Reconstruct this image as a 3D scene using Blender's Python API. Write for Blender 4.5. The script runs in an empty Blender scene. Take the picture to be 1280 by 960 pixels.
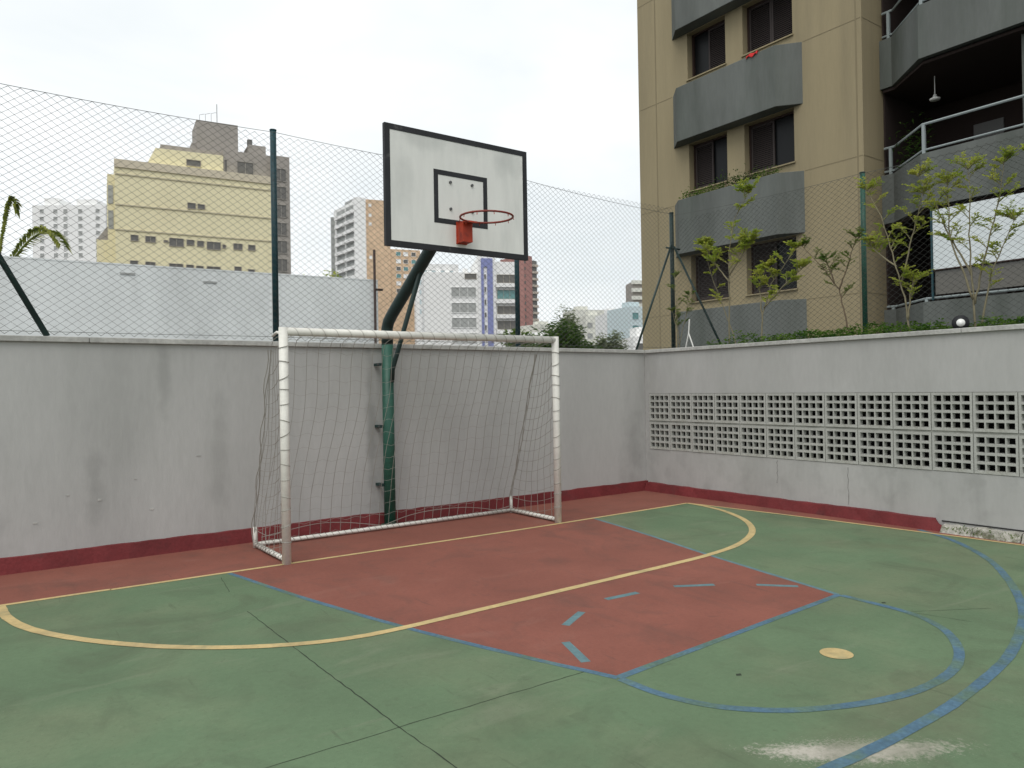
import bpy, math, random
from mathutils import Vector, Matrix, noise as mnoise
random.seed(7)
scn = bpy.context.scene
col = scn.collection

# ------------------------------------------------------------------ camera
cd = bpy.data.cameras.new('camera')
cam = bpy.data.objects.new('camera', cd); col.objects.link(cam)
cd.sensor_width = 36.0
cd.lens = 938.136 / 1280.0 * 36.0
cd.clip_start = 0.05; cd.clip_end = 3000
CAM = Vector((-3.7813, -6.499, 1.5144)); YAW, PIT, ROL = 0.6255, 0.0053, -0.0164
fw = Vector((math.sin(YAW)*math.cos(PIT), math.cos(YAW)*math.cos(PIT), math.sin(PIT)))
rt = Vector((math.cos(YAW), -math.sin(YAW), 0)); up = rt.cross(fw)
r2 = rt*math.cos(ROL) + up*math.sin(ROL); u2 = up*math.cos(ROL) - rt*math.sin(ROL)
cam.matrix_world = Matrix(((r2.x, u2.x, -fw.x, CAM.x), (r2.y, u2.y, -fw.y, CAM.y), (r2.z, u2.z, -fw.z, CAM.z), (0, 0, 0, 1)))
scn.camera = cam
scn.view_settings.view_transform = 'Standard'; scn.view_settings.look = 'None'
scn.view_settings.exposure = 0.5; scn.view_settings.gamma = 1.0
scn.view_settings.use_curve_mapping = False

# ------------------------------------------------------------------ overcast sky and sun
SUN_EL, SUN_AZ = math.radians(58), math.radians(232)     # azimuth clockwise from +y
wd = bpy.data.worlds.new('World'); scn.world = wd; wd.use_nodes = True
nt = wd.node_tree; nt.nodes.clear()
N = lambda t: nt.nodes.new(t)
wo = N('ShaderNodeOutputWorld'); bg = N('ShaderNodeBackground'); bg.inputs['Strength'].default_value = 0.1
sky = N('ShaderNodeTexSky'); sky.sky_type = 'NISHITA'; sky.sun_disc = False
sky.sun_elevation = SUN_EL; sky.sun_rotation = SUN_AZ; sky.air_density = 1.0; sky.dust_density = 3.0
tc = N('ShaderNodeTexCoord'); mp = N('ShaderNodeMapping'); mp.inputs['Scale'].default_value = (1.0, 1.0, 2.6)
nz = N('ShaderNodeTexNoise'); nz.inputs['Scale'].default_value = 2.1; nz.inputs['Detail'].default_value = 5; nz.inputs['Roughness'].default_value = 0.5
nz.inputs['Distortion'].default_value = 0.5
cr = N('ShaderNodeValToRGB'); e = cr.color_ramp.elements
e[0].position = 0.36; e[0].color = (0.655, 0.695, 0.708, 1); e[1].position = 0.64; e[1].color = (0.80, 0.81, 0.81, 1)
sc_ = N('ShaderNodeVectorMath'); sc_.operation = 'SCALE'; sc_.inputs['Scale'].default_value = 10.0
mx = N('ShaderNodeMixRGB'); mx.inputs['Fac'].default_value = 0.94
nt.links.new(tc.outputs['Generated'], mp.inputs['Vector']); nt.links.new(mp.outputs['Vector'], nz.inputs['Vector'])
nt.links.new(nz.outputs['Fac'], cr.inputs['Fac']); nt.links.new(cr.outputs['Color'], sc_.inputs[0])
nt.links.new(sky.outputs['Color'], mx.inputs['Color1']); nt.links.new(sc_.outputs['Vector'], mx.inputs['Color2'])
nt.links.new(mx.outputs['Color'], bg.inputs['Color']); nt.links.new(bg.outputs['Background'], wo.inputs['Surface'])
sl = bpy.data.lights.new('sun', 'SUN'); sl.energy = 1.2; sl.angle = math.radians(40); sl.color = (1.0, 0.97, 0.92)
sun = bpy.data.objects.new('sun', sl); col.objects.link(sun)
sd = Vector((math.sin(SUN_AZ)*math.cos(SUN_EL), math.cos(SUN_AZ)*math.cos(SUN_EL), math.sin(SUN_EL)))
sun.rotation_euler = (-sd).to_track_quat('-Z', 'Y').to_euler(); sun.location = (-8, -8, 20)

# ------------------------------------------------------------------ materials
MATS = {}
def mat(name, c, rough=0.8, var=0.0, vscale=3.0, fine=0.0, fscale=60.0, bump=0.0, bscale=80.0, metal=0.0, c2=None,
        stretch=(1, 1, 1), c2pos=(0.5, 0.7), spec=0.3, trans=0.0):
    """Principled material; var/fine = amount of broad/fine colour variation, c2 = second colour in stains"""
    if name in MATS: return MATS[name]
    m = bpy.data.materials.new(name); m.use_nodes = True; t = m.node_tree; t.nodes.clear()
    o = t.nodes.new('ShaderNodeOutputMaterial'); b = t.nodes.new('ShaderNodeBsdfPrincipled')
    t.links.new(b.outputs['BSDF'], o.inputs['Surface'])
    b.inputs['Base Color'].default_value = (*c, 1); b.inputs['Roughness'].default_value = rough
    b.inputs['Metallic'].default_value = metal; b.inputs['Specular IOR Level'].default_value = spec
    if trans:
        b.inputs['Transmission Weight'].default_value = trans
    if var or fine or bump or c2:
        tcn = t.nodes.new('ShaderNodeTexCoord'); mpn = t.nodes.new('ShaderNodeMapping'); mpn.inputs['Scale'].default_value = stretch
        t.links.new(tcn.outputs['Object'], mpn.inputs['Vector'])
        def nz(scale, detail=4, rgh=0.6):
            n = t.nodes.new('ShaderNodeTexNoise'); n.inputs['Scale'].default_value = scale; n.inputs['Detail'].default_value = detail
            n.inputs['Roughness'].default_value = rgh; t.links.new(mpn.outputs['Vector'], n.inputs['Vector']); return n
        last = None
        if c2:
            n = nz(vscale*0.8, 5); rp = t.nodes.new('ShaderNodeMapRange')
            rp.inputs['From Min'].default_value = c2pos[0]; rp.inputs['From Max'].default_value = c2pos[1]
            t.links.new(n.outputs['Fac'], rp.inputs['Value'])
            mxn = t.nodes.new('ShaderNodeMixRGB'); mxn.inputs['Color1'].default_value = (*c, 1); mxn.inputs['Color2'].default_value = (*c2, 1)
            t.links.new(rp.outputs['Result'], mxn.inputs['Fac']); last = mxn.outputs['Color']
        def vary(last, scale, amt, detail):
            n = nz(scale, detail); rp = t.nodes.new('ShaderNodeMapRange')
            rp.inputs['From Min'].default_value = 0.3; rp.inputs['From Max'].default_value = 0.7
            rp.inputs['To Min'].default_value = 1-amt; rp.inputs['To Max'].default_value = 1+amt
            t.links.new(n.outputs['Fac'], rp.inputs['Value'])
            v = t.nodes.new('ShaderNodeVectorMath'); v.operation = 'SCALE'
            if last is None: v.inputs[0].default_value = c
            else: t.links.new(last, v.inputs[0])
            t.links.new(rp.outputs['Result'], v.inputs['Scale']); return v.outputs['Vector']
        if var: last = vary(last, vscale, var, 5)
        if fine: last = vary(last, fscale, fine, 3)
        if last is not None: t.links.new(last, b.inputs['Base Color'])
        if bump:
            n = nz(bscale, 3); bp = t.nodes.new('ShaderNodeBump'); bp.inputs['Strength'].default_value = bump; bp.inputs['Distance'].default_value = 0.01
            t.links.new(n.outputs['Fac'], bp.inputs['Height']); t.links.new(bp.outputs['Normal'], b.inputs['Normal'])
    MATS[name] = m; return m

def leafmat(name, c, c2):
    m = bpy.data.materials.new(name); m.use_nodes = True; t = m.node_tree; t.nodes.clear()
    o = t.nodes.new('ShaderNodeOutputMaterial'); d = t.nodes.new('ShaderNodeBsdfDiffuse'); tr = t.nodes.new('ShaderNodeBsdfTranslucent')
    mxs = t.nodes.new('ShaderNodeMixShader'); mxs.inputs['Fac'].default_value = 0.45
    tcn = t.nodes.new('ShaderNodeTexCoord'); n = t.nodes.new('ShaderNodeTexNoise'); n.inputs['Scale'].default_value = 6.0
    mc = t.nodes.new('ShaderNodeMixRGB'); mc.inputs['Color1'].default_value = (*c, 1); mc.inputs['Color2'].default_value = (*c2, 1)
    rp = t.nodes.new('ShaderNodeMapRange'); rp.inputs['From Min'].default_value = .35; rp.inputs['From Max'].default_value = .65
    t.links.new(tcn.outputs['Object'], n.inputs['Vector']); t.links.new(n.outputs['Fac'], rp.inputs['Value']); t.links.new(rp.outputs['Result'], mc.inputs['Fac'])
    t.links.new(mc.outputs['Color'], d.inputs['Color']); t.links.new(mc.outputs['Color'], tr.inputs['Color'])
    t.links.new(d.outputs[0], mxs.inputs[1]); t.links.new(tr.outputs[0], mxs.inputs[2]); t.links.new(mxs.outputs[0], o.inputs['Surface'])
    return m

M_wall = mat('grey_plaster', (0.394, 0.394, 0.384), 0.9, var=0.10, vscale=0.9, fine=0.03, fscale=25, bump=0.25, bscale=18, c2=(0.31, 0.315, 0.30), c2pos=(0.52, 0.80), stretch=(1, 1, 0.28))
M_cop = mat('coping_cement', (0.38, 0.38, 0.36), 0.9, var=0.2, vscale=3, fine=0.15, fscale=30, bump=0.3, bscale=40)
M_skirt = mat('skirting_red_paint', (0.135, 0.020, 0.022), 0.7, var=0.22, vscale=3, fine=0.12, fscale=40, bump=0.4, bscale=25, c2=(0.095, 0.026, 0.026), c2pos=(0.58, 0.7))
M_block = mat('cast_concrete_block', (0.385, 0.39, 0.365), 0.9, var=0.15, vscale=2.2, fine=0.1, fscale=50, bump=0.3, bscale=60, c2=(0.26, 0.26, 0.225), c2pos=(0.56, 0.72))
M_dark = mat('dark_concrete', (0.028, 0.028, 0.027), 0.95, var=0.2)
M_rubble = mat('broken_cement', (0.36, 0.35, 0.31), 0.95, var=0.35, vscale=9, fine=0.25, fscale=60, bump=0.8, bscale=30, c2=(0.13, 0.13, 0.09), c2pos=(0.52, 0.62))
M_red = mat('court_red_paint', (0.205, 0.074, 0.054), 0.75, var=0.13, vscale=1.1, fine=0.05, fscale=35, bump=0.12, bscale=70, c2=(0.15, 0.068, 0.052), c2pos=(0.58, 0.74), spec=0.25)
M_yel = mat('court_yellow_paint', (0.47, 0.36, 0.17), 0.7, var=0.14, vscale=4, fine=0.10, fscale=30, c2=(0.34, 0.29, 0.15), c2pos=(0.58, 0.70))
M_blue = mat('court_blue_paint', (0.070, 0.135, 0.192), 0.7, var=0.16, vscale=5, fine=0.16, fscale=40, c2=(0.085, 0.142, 0.115), c2pos=(0.44, 0.62))
M_bluegreen = mat('court_faded_blue_paint', (0.10, 0.175, 0.19), 0.7, var=0.16, vscale=6, fine=0.12, fscale=30)
M_joint = mat('floor_joint_dirt', (0.032, 0.042, 0.028), 0.95)
M_soil = mat('planter_soil', (0.07, 0.055, 0.04), 0.95, var=0.4, vscale=8)
M_green_metal = mat('green_painted_steel', (0.02, 0.085, 0.06), 0.5, var=0.2, vscale=6, fine=0.08, spec=0.4)
M_dark_green_metal = mat('dark_green_steel', (0.012, 0.032, 0.030), 0.5, var=0.2, vscale=5, spec=0.4)
M_teal_metal = mat('teal_painted_steel', (0.012, 0.05, 0.062), 0.5, var=0.2, vscale=5, spec=0.4)
M_wire = mat('galvanised_fence_wire', (0.075, 0.08, 0.072), 0.55, metal=0.0)
M_white_pipe = mat('white_painted_pipe', (0.66, 0.65, 0.60), 0.5, var=0.10, vscale=4, fine=0.06, fscale=40, c2=(0.40, 0.34, 0.27), c2pos=(0.64, 0.70), spec=0.4)
M_cord = mat('net_cord', (0.29, 0.28, 0.25), 0.9)
M_board = mat('backboard_white_paint', (0.68, 0.685, 0.655), 0.6, var=0.05, vscale=5, c2=(0.58, 0.595, 0.57), c2pos=(0.50, 0.80), stretch=(1.8, 1, 0.35))
M_black = mat('black_paint', (0.02, 0.021, 0.024), 0.6, var=0.2, vscale=9, c2=(0.07, 0.07, 0.07), c2pos=(0.62, 0.72))
M_rim = mat('red_rim_paint', (0.38, 0.045, 0.02), 0.5, var=0.15, vscale=9, c2=(0.22, 0.03, 0.02), c2pos=(0.55, 0.65))
M_bolt = mat('steel_bolt', (0.10, 0.10, 0.10), 0.4, metal=0.6)
M_beige = mat('beige_render', (0.295, 0.248, 0.152), 0.9, var=0.11, vscale=0.55, fine=0.03, fscale=20, bump=0.2, bscale=14, c2=(0.218, 0.186, 0.12), c2pos=(0.5, 0.78), stretch=(1.6, 1.6, 0.16))
M_beige_j = mat('beige_joint', (0.222, 0.186, 0.115), 0.9)
M_bay = mat('grey_bay_concrete', (0.125, 0.135, 0.126), 0.85, var=0.18, vscale=0.8, fine=0.04, fscale=15, bump=0.2, bscale=10, c2=(0.08, 0.092, 0.08), c2pos=(0.47, 0.75), stretch=(1.5, 1.5, 0.3))
M_louvre = mat('brown_louvre', (0.045, 0.036, 0.034), 0.7)
M_frame_dk = mat('dark_brown_frame', (0.035, 0.02, 0.016), 0.6)
M_glass_dk = mat('dark_window_glass', (0.008, 0.009, 0.010), 0.35, spec=0.2)
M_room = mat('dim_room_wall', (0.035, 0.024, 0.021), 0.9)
M_room_panel = mat('room_door_panel', (0.17, 0.17, 0.165), 0.5)
M_rail = mat('painted_grey_rail', (0.27, 0.31, 0.31), 0.5)
M_blind = mat('white_roller_blind', (0.66, 0.71, 0.72), 0.8, var=0.04, vscale=2)
M_smoke = mat('smoked_glass_panel', (0.11, 0.105, 0.09), 0.2, spec=0.5)
M_nwall = mat('pale_blue_grey_render', (0.75, 0.78, 0.775), 0.9, var=0.08, vscale=0.9, fine=0.03, fscale=8, bump=0.2, bscale=10, c2=(0.63, 0.655, 0.65), c2pos=(0.5, 0.75), stretch=(1, 1, 0.35))
M_yellowb = mat('yellow_render', (0.76, 0.70, 0.47), 0.9, var=0.05, vscale=0.15, c2=(0.70, 0.63, 0.42), c2pos=(0.5, 0.75), stretch=(1, 1, 0.4))
M_shadow_line = mat('shadow_line_grey', (0.55, 0.50, 0.36), 0.9)  # greyed tone for the faint shadow lines across the yellow face
M_taupe = mat('taupe_concrete', (0.34, 0.315, 0.285), 0.9, var=0.08, vscale=0.3)
M_taupe_l = mat('light_taupe_window', (0.33, 0.31, 0.28), 0.6)
M_win = mat('far_window_glass', (0.13, 0.125, 0.115), 0.25, spec=0.5)
M_winf = mat('far_window_frame', (0.34, 0.31, 0.26), 0.7)
M_whiteb = mat('white_tower_render', (0.80, 0.80, 0.79), 0.9, var=0.03, vscale=0.2)
M_greyb = mat('grey_balcony_recess', (0.36, 0.37, 0.36), 0.9, var=0.1, vscale=0.3)
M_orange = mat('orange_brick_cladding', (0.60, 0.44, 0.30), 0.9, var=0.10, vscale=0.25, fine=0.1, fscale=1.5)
M_bluestripe = mat('violet_blue_cladding', (0.22, 0.245, 0.46), 0.6, var=0.05, vscale=0.2)  # paled base colour stands in for haze over the distance
M_tealglass = mat('teal_glass', (0.12, 0.26, 0.26), 0.2, spec=0.5)  # paled likewise, haze put into the colour
M_redbrown = mat('red_brown_brick', (0.37, 0.20, 0.18), 0.9, var=0.08, vscale=0.2)  # brick desaturated, distance haze mixed into its colour
M_tan = mat('tan_render', (0.48, 0.42, 0.36), 0.9)
M_paleb = mat('pale_house_render', (0.66, 0.66, 0.60), 0.9, var=0.06, vscale=0.2)
M_glassb = mat('pale_blue_curtain_glass', (0.54, 0.63, 0.65), 0.3, spec=0.5)
M_trunk = mat('bark', (0.12, 0.09, 0.06), 0.95, var=0.3, vscale=10)
M_stem = mat('pale_stem', (0.19, 0.17, 0.11), 0.9, var=0.2, vscale=14)
M_leaf_y = leafmat('young_leaf', (0.24, 0.33, 0.045), (0.44, 0.46, 0.09))
M_leaf_m = leafmat('mid_leaf', (0.07, 0.14, 0.025), (0.16, 0.22, 0.05))
M_leaf_d = leafmat('dark_leaf', (0.035, 0.08, 0.02), (0.09, 0.15, 0.035))
M_leaf_far = leafmat('greyish_far_leaf', (0.16, 0.20, 0.11), (0.26, 0.29, 0.18))
M_palm = leafmat('palm_leaf', (0.16, 0.21, 0.04), (0.34, 0.36, 0.09))
M_ground = mat('city_ground_asphalt', (0.055, 0.055, 0.054), 0.9, var=0.2, vscale=0.05)
M_redcloth = mat('red_cloth', (0.5, 0.03, 0.03), 0.9)
M_whitepl = mat('white_plastic', (0.75, 0.75, 0.72), 0.5)
M_lens = mat('lamp_lens', (0.75, 0.76, 0.74), 0.15, spec=0.5)

# green court paint with a worn, chalky patch beside the three-point line
def court_green():
    m = mat('court_green_paint', (0.103, 0.157, 0.089), 0.75, var=0.13, vscale=0.9, fine=0.05, fscale=30, bump=0.12, bscale=70, c2=(0.142, 0.166, 0.10), c2pos=(0.46, 0.76), spec=0.25)
    t = m.node_tree; b = [n for n in t.nodes if n.type == 'BSDF_PRINCIPLED'][0]
    src = b.inputs['Base Color'].links[0].from_socket
    tcn = t.nodes.new('ShaderNodeTexCoord')
    def patch(cx, cy, ang, sx, sy, nscale, lo, hi, colr, prev, amt=1.0):
        mpn = t.nodes.new('ShaderNodeMapping'); mpn.vector_type = 'TEXTURE'
        mpn.inputs['Location'].default_value = (cx, cy, 0); mpn.inputs['Rotation'].default_value = (0, 0, ang); mpn.inputs['Scale'].default_value = (sx, sy, 1)
        t.links.new(tcn.outputs['Object'], mpn.inputs['Vector'])
        ln = t.nodes.new('ShaderNodeVectorMath'); ln.operation = 'LENGTH'; t.links.new(mpn.outputs['Vector'], ln.inputs[0])
        n = t.nodes.new('ShaderNodeTexNoise'); n.inputs['Scale'].default_value = nscale; n.inputs['Detail'].default_value = 6; n.inputs['Roughness'].default_value = .7
        t.links.new(tcn.outputs['Object'], n.inputs['Vector'])
        sub = t.nodes.new('ShaderNodeMath'); sub.operation = 'MULTIPLY_ADD'; t.links.new(ln.outputs['Value'], sub.inputs[0]); sub.inputs[1].default_value = -0.42
        t.links.new(n.outputs['Fac'], sub.inputs[2])
        rp = t.nodes.new('ShaderNodeMapRange'); rp.inputs['From Min'].default_value = lo; rp.inputs['From Max'].default_value = hi; rp.inputs['To Max'].default_value = amt
        t.links.new(sub.outputs[0], rp.inputs['Value'])
        mxn = t.nodes.new('ShaderNodeMixRGB'); t.links.new(rp.outputs['Result'], mxn.inputs['Fac']); t.links.new(prev, mxn.inputs['Color1']); mxn.inputs['Color2'].default_value = (*colr, 1)
        return mxn.outputs['Color']
    s = patch(-0.98, -4.72, -0.75, 0.36, 0.09, 34, 0.16, 0.40, (0.44, 0.41, 0.36), src, .9)
    s = patch(-0.72, -4.90, -0.50, 0.42, 0.10, 34, 0.16, 0.42, (0.40, 0.37, 0.32), s, .8)
    s = patch(-0.85, -4.80, -0.60, 0.50, 0.17, 80, 0.22, 0.40, (0.36, 0.34, 0.29), s, .7)
    s = patch(-0.3, -4.75, 0.1, 1.2, 0.35, 5, 0.15, 0.5, (0.10, 0.11, 0.07), s, 0.55)
    s = patch(2.9, -2.6, -1.1, 1.3, 0.35, 4, 0.15, 0.5, (0.11, 0.125, 0.075), s, 0.5)
    t.links.new(s, b.inputs['Base Color'])
    return m
def stains(m, spots, colr):
    """soft-edged stains and darker marks on the x-z face of a wall"""
    t = m.node_tree; b = [n for n in t.nodes if n.type == 'BSDF_PRINCIPLED'][0]; prev = b.inputs['Base Color'].links[0].from_socket
    tcn = t.nodes.new('ShaderNodeTexCoord'); n = t.nodes.new('ShaderNodeTexNoise'); n.inputs['Scale'].default_value = 5; n.inputs['Detail'].default_value = 6
    t.links.new(tcn.outputs['Object'], n.inputs['Vector'])
    for (c, sc, amt) in spots:
        mpn = t.nodes.new('ShaderNodeMapping'); mpn.vector_type = 'TEXTURE'; mpn.inputs['Location'].default_value = c; mpn.inputs['Scale'].default_value = sc
        t.links.new(tcn.outputs['Object'], mpn.inputs['Vector'])
        ln = t.nodes.new('ShaderNodeVectorMath'); ln.operation = 'LENGTH'; t.links.new(mpn.outputs['Vector'], ln.inputs[0])
        sub = t.nodes.new('ShaderNodeMath'); sub.operation = 'MULTIPLY_ADD'; t.links.new(ln.outputs['Value'], sub.inputs[0]); sub.inputs[1].default_value = -0.45; t.links.new(n.outputs['Fac'], sub.inputs[2])
        rp = t.nodes.new('ShaderNodeMapRange'); rp.inputs['From Min'].default_value = .0; rp.inputs['From Max'].default_value = .45; rp.inputs['To Max'].default_value = amt
        t.links.new(sub.outputs[0], rp.inputs['Value'])
        mxn = t.nodes.new('ShaderNodeMixRGB'); t.links.new(rp.outputs['Result'], mxn.inputs['Fac']); t.links.new(prev, mxn.inputs['Color1']); mxn.inputs['Color2'].default_value = (*colr, 1); prev = mxn.outputs['Color']
    t.links.new(prev, b.inputs['Base Color'])
stains(M_wall, [((-2.87, 1.25, .66), (.10, 9, .42), .40), ((-2.28, 1.25, 1.7), (.07, 9, .45), .3), ((-1.78, 1.25, .9), (.09, 9, .9), .25), ((-3.9, 1.25, .3), (.5, 9, .3), .25),
                ((-0.14, 1.25, 1.0), (.07, 9, 1.1), .5), ((4.2, -2.35, .25), (9, .06, .5), .22), ((4.2, -3.2, .35), (9, .08, .6), .22), ((3.95, 1.25, .4), (.25, 9, .8), .4)], (0.17, 0.175, 0.165))  # includes a darker strip along the pole and a darker corner foot
stains(M_board, [((-.45, -.485, 3.82), (.30, 9, .12), .35), ((.10, -.485, 3.80), (.22, 9, .12), .3), ((.55, -.485, 3.74), (.22, 9, .16), .35), ((-.6, -.485, 3.4), (.12, 9, .3), .25)], (0.36, 0.375, 0.36))
def wear(m, dirt, pale):
    """scuffs, dried water marks and grit on painted concrete"""
    t = m.node_tree; b = [n for n in t.nodes if n.type == 'BSDF_PRINCIPLED'][0]; prev = b.inputs['Base Color'].links[0].from_socket
    tcn = t.nodes.new('ShaderNodeTexCoord')
    for (scale, stretch, rot, lo, hi, amt, colr, det, dist) in [
            (1.3, (1, 1, 1), 0.3, .54, .70, .45, dirt, 6, 1.5), (2.6, (1, .35, 1), 0.9, .57, .70, .40, dirt, 8, .6), (3.2, (.3, 1, 1), -.5, .58, .72, .35, pale, 8, .8),
            (9.0, (1, 1, 1), 0, .60, .74, .45, dirt, 6, 1.0), (45.0, (1, 1, 1), 0, .62, .72, .35, dirt, 2, 0), (70.0, (1, 1, 1), 0, .64, .74, .35, pale, 2, 0), (14.0, (1, .08, 1), .75, .66, .72, .5, dirt, 3, .3)]:
        mpn = t.nodes.new('ShaderNodeMapping'); mpn.inputs['Scale'].default_value = stretch; mpn.inputs['Rotation'].default_value = (0, 0, rot)
        n = t.nodes.new('ShaderNodeTexNoise'); n.inputs['Scale'].default_value = scale; n.inputs['Detail'].default_value = det; n.inputs['Roughness'].default_value = .62; n.inputs['Distortion'].default_value = dist
        rp = t.nodes.new('ShaderNodeMapRange'); rp.inputs['From Min'].default_value = lo; rp.inputs['From Max'].default_value = hi; rp.inputs['To Max'].default_value = amt
        mxn = t.nodes.new('ShaderNodeMixRGB'); mxn.inputs['Color2'].default_value = (*colr, 1)
        t.links.new(tcn.outputs['Object'], mpn.inputs['Vector']); t.links.new(mpn.outputs['Vector'], n.inputs['Vector']); t.links.new(n.outputs['Fac'], rp.inputs['Value'])
        t.links.new(rp.outputs['Result'], mxn.inputs['Fac']); t.links.new(prev, mxn.inputs['Color1']); prev = mxn.outputs['Color']
    t.links.new(prev, b.inputs['Base Color'])
M_green = court_green()
wear(M_green, (0.075, 0.097, 0.058), (0.19, 0.21, 0.145)); wear(M_red, (0.11, 0.058, 0.046), (0.24, 0.115, 0.09)); wear(M_yel, (0.26, 0.22, 0.13), (0.5, 0.42, 0.25))

# ------------------------------------------------------------------ mesh helpers
class MB:
    def __init__(s): s.v = []; s.f = []
    def add(s, vs, fs):
        o = len(s.v); s.v += [tuple(p) for p in vs]; s.f += [tuple(i+o for i in q) for q in fs]; return s
    def box(s, x0, x1, y0, y1, z0, z1):
        x0, x1 = min(x0, x1), max(x0, x1); y0, y1 = min(y0, y1), max(y0, y1)
        return s.add([(x0,y0,z0),(x1,y0,z0),(x1,y1,z0),(x0,y1,z0),(x0,y0,z1),(x1,y0,z1),(x1,y1,z1),(x0,y1,z1)],
                     [(0,3,2,1),(4,5,6,7),(0,1,5,4),(1,2,6,5),(2,3,7,6),(3,0,4,7)])
    def prism(s, poly, z0, z1):
        a = sum(poly[i][0]*poly[(i+1) % len(poly)][1]-poly[(i+1) % len(poly)][0]*poly[i][1] for i in range(len(poly)))
        if a < 0: poly = poly[::-1]
        n = len(poly)
        return s.add([(x, y, z0) for x, y in poly]+[(x, y, z1) for x, y in poly],
                     [tuple(range(n-1, -1, -1)), tuple(range(n, 2*n))]+[(i, (i+1) % n, n+(i+1) % n, n+i) for i in range(n)])
    def extrude_y(s, poly_xz, y0, y1):
        n = len(poly_xz)
        a = sum(poly_xz[i][0]*poly_xz[(i+1) % n][1]-poly_xz[(i+1) % n][0]*poly_xz[i][1] for i in range(n))
        if a < 0: poly_xz = poly_xz[::-1]
        return s.add([(x, y0, z) for x, z in poly_xz]+[(x, y1, z) for x, z in poly_xz],
                     [tuple(range(n)), tuple(range(2*n-1, n-1, -1))]+[(i, n+i, n+(i+1) % n, (i+1) % n) for i in range(n)])
    def tube(s, pts, r, n=8, cap=True):
        pts = [Vector(p) for p in pts]; k = len(pts)
        rs = r if isinstance(r, (list, tuple)) else [r]*k
        o = len(s.v); prev = None
        for i, p in enumerate(pts):
            d = (pts[min(i+1, k-1)]-pts[max(i-1, 0)])
            d = d.normalized() if d.length > 1e-9 else Vector((0, 0, 1))
            if prev is None:
                a = d.orthogonal().normalized()
            else:
                a = prev-d*prev.dot(d); a = a.normalized() if a.length > 1e-6 else d.orthogonal().normalized()
            prev = a; b = d.cross(a)
            for j in range(n):
                t = 2*math.pi*j/n; s.v.append(tuple(p+(a*math.cos(t)+b*math.sin(t))*rs[i]))
        for i in range(k-1):
            for j in range(n):
                s.f.append((o+i*n+j, o+i*n+(j+1) % n, o+(i+1)*n+(j+1) % n, o+(i+1)*n+j))
        if cap:
            s.f.append(tuple(o+j for j in range(n-1, -1, -1))); s.f.append(tuple(o+(k-1)*n+j for j in range(n)))
        return s
    def strip(s, pts, w, z, jit=0.0):
        """flat ribbon of width w along xy points"""
        P = [Vector((p[0], p[1], 0)) for p in pts]; L = []; R = []
        for i, p in enumerate(P):
            d = (P[min(i+1, len(P)-1)]-P[max(i-1, 0)]).normalized(); nn = Vector((-d.y, d.x, 0))
            a = w/2*(1+random.uniform(-jit, jit)); b = w/2*(1+random.uniform(-jit, jit))
            L.append((p.x+nn.x*a, p.y+nn.y*a, z)); R.append((p.x-nn.x*b, p.y-nn.y*b, z))
        k = len(P); return s.add(L+R, [(k+i, k+i+1, i+1, i) for i in range(k-1)])
    def build(s, name, m, parent=None, smooth=False, bevel=0.0):
        me = bpy.data.meshes.new(name); me.from_pydata(s.v, [], s.f); me.update()
        if smooth:
            for p in me.polygons: p.use_smooth = True
        me.materials.append(m)
        o = bpy.data.objects.new(name, me); col.objects.link(o)
        if parent is not None: o.parent = parent
        if bevel:
            b = o.modifiers.new('bevel', 'BEVEL'); b.width = bevel; b.segments = 2; b.limit_method = 'ANGLE'
        return o
def tag(o, label=None, cat=None, group=None, kind=None):
    if label: o['label'] = label
    if cat: o['category'] = cat
    if group: o['group'] = group
    if kind: o['kind'] = kind
    return o
def thing(name, label, cat, loc=(0, 0, 0), rz=0.0, group=None):
    o = bpy.data.objects.new(name, None); o.empty_display_size = 0.2; col.objects.link(o)
    o.location = loc; o.rotation_euler = (0, 0, rz); return tag(o, label, cat, group)
def part(name, me_obj, parent, loc=(0, 0, 0)):
    o = bpy.data.objects.new(name, me_obj.data); col.objects.link(o); o.parent = parent; o.location = loc; return o
def smooth_curve(pts, n=8):
    """Catmull-Rom through xy points"""
    P = [Vector((p[0], p[1], 0)) for p in pts]; P = [P[0]*2-P[1]]+P+[P[-1]*2-P[-2]]; out = []
    for i in range(1, len(P)-2):
        for k in range(n):
            t = k/n; a, b, c, d = P[i-1], P[i], P[i+1], P[i+2]
            out.append(0.5*((2*b)+(c-a)*t+(2*a-5*b+4*c-d)*t*t+(3*b-a-3*c+d)*t**3))
    out.append(P[-2]); return [(p.x, p.y) for p in out]

# ------------------------------------------------------------------ ground and court floor
tag(MB().add([(-900,-900,-3),(900,-900,-3),(900,900,-3),(-900,900,-3)], [(0,1,2,3)]).build('ground', M_ground), 'grey street level ground far below the court', kind='structure')
WY, WX, WH = 1.2474, 4.204, 1.985       # inner faces of the two walls, wall height
court = MB()
court.box(-9.5, 5.2, -15, 1.30, -0.5, 0.0)
court_o = tag(court.build('court_floor', M_green), 'green painted concrete sports court floor', kind='structure')
def paint(name, m, mb, label=None):
    o = mb.build(name, m, court_o)
    if label: o['label'] = label
    return o
GL = [(-9.4, 0.16), (-3.62, 0.09), (-2.85, 0.06), (-2.2, 0.045), (-1.0, 0.01), (0.85, -0.035), (2.2, -0.02), (3.2, -0.005), (3.66, 0.01)]
SL = [(3.66, 0.01), (3.75, -0.7), (3.84, -1.49), (3.93, -2.6), (4.0, -3.66), (4.06, -6.0), (4.08, -9), (4.08, -14.9)]
zR, zB, zY = 0.0006, 0.0012, 0.0026
rb = MB()
n = len(GL); rb.add([(x, y, zR) for x, y in GL]+[(x, 1.25, zR) for x, y in GL], [(i, i+1, n+i+1, n+i) for i in range(n-1)])
paint('red_border_paint', M_red, rb)
rs_ = MB(); n = len(SL)
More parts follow.
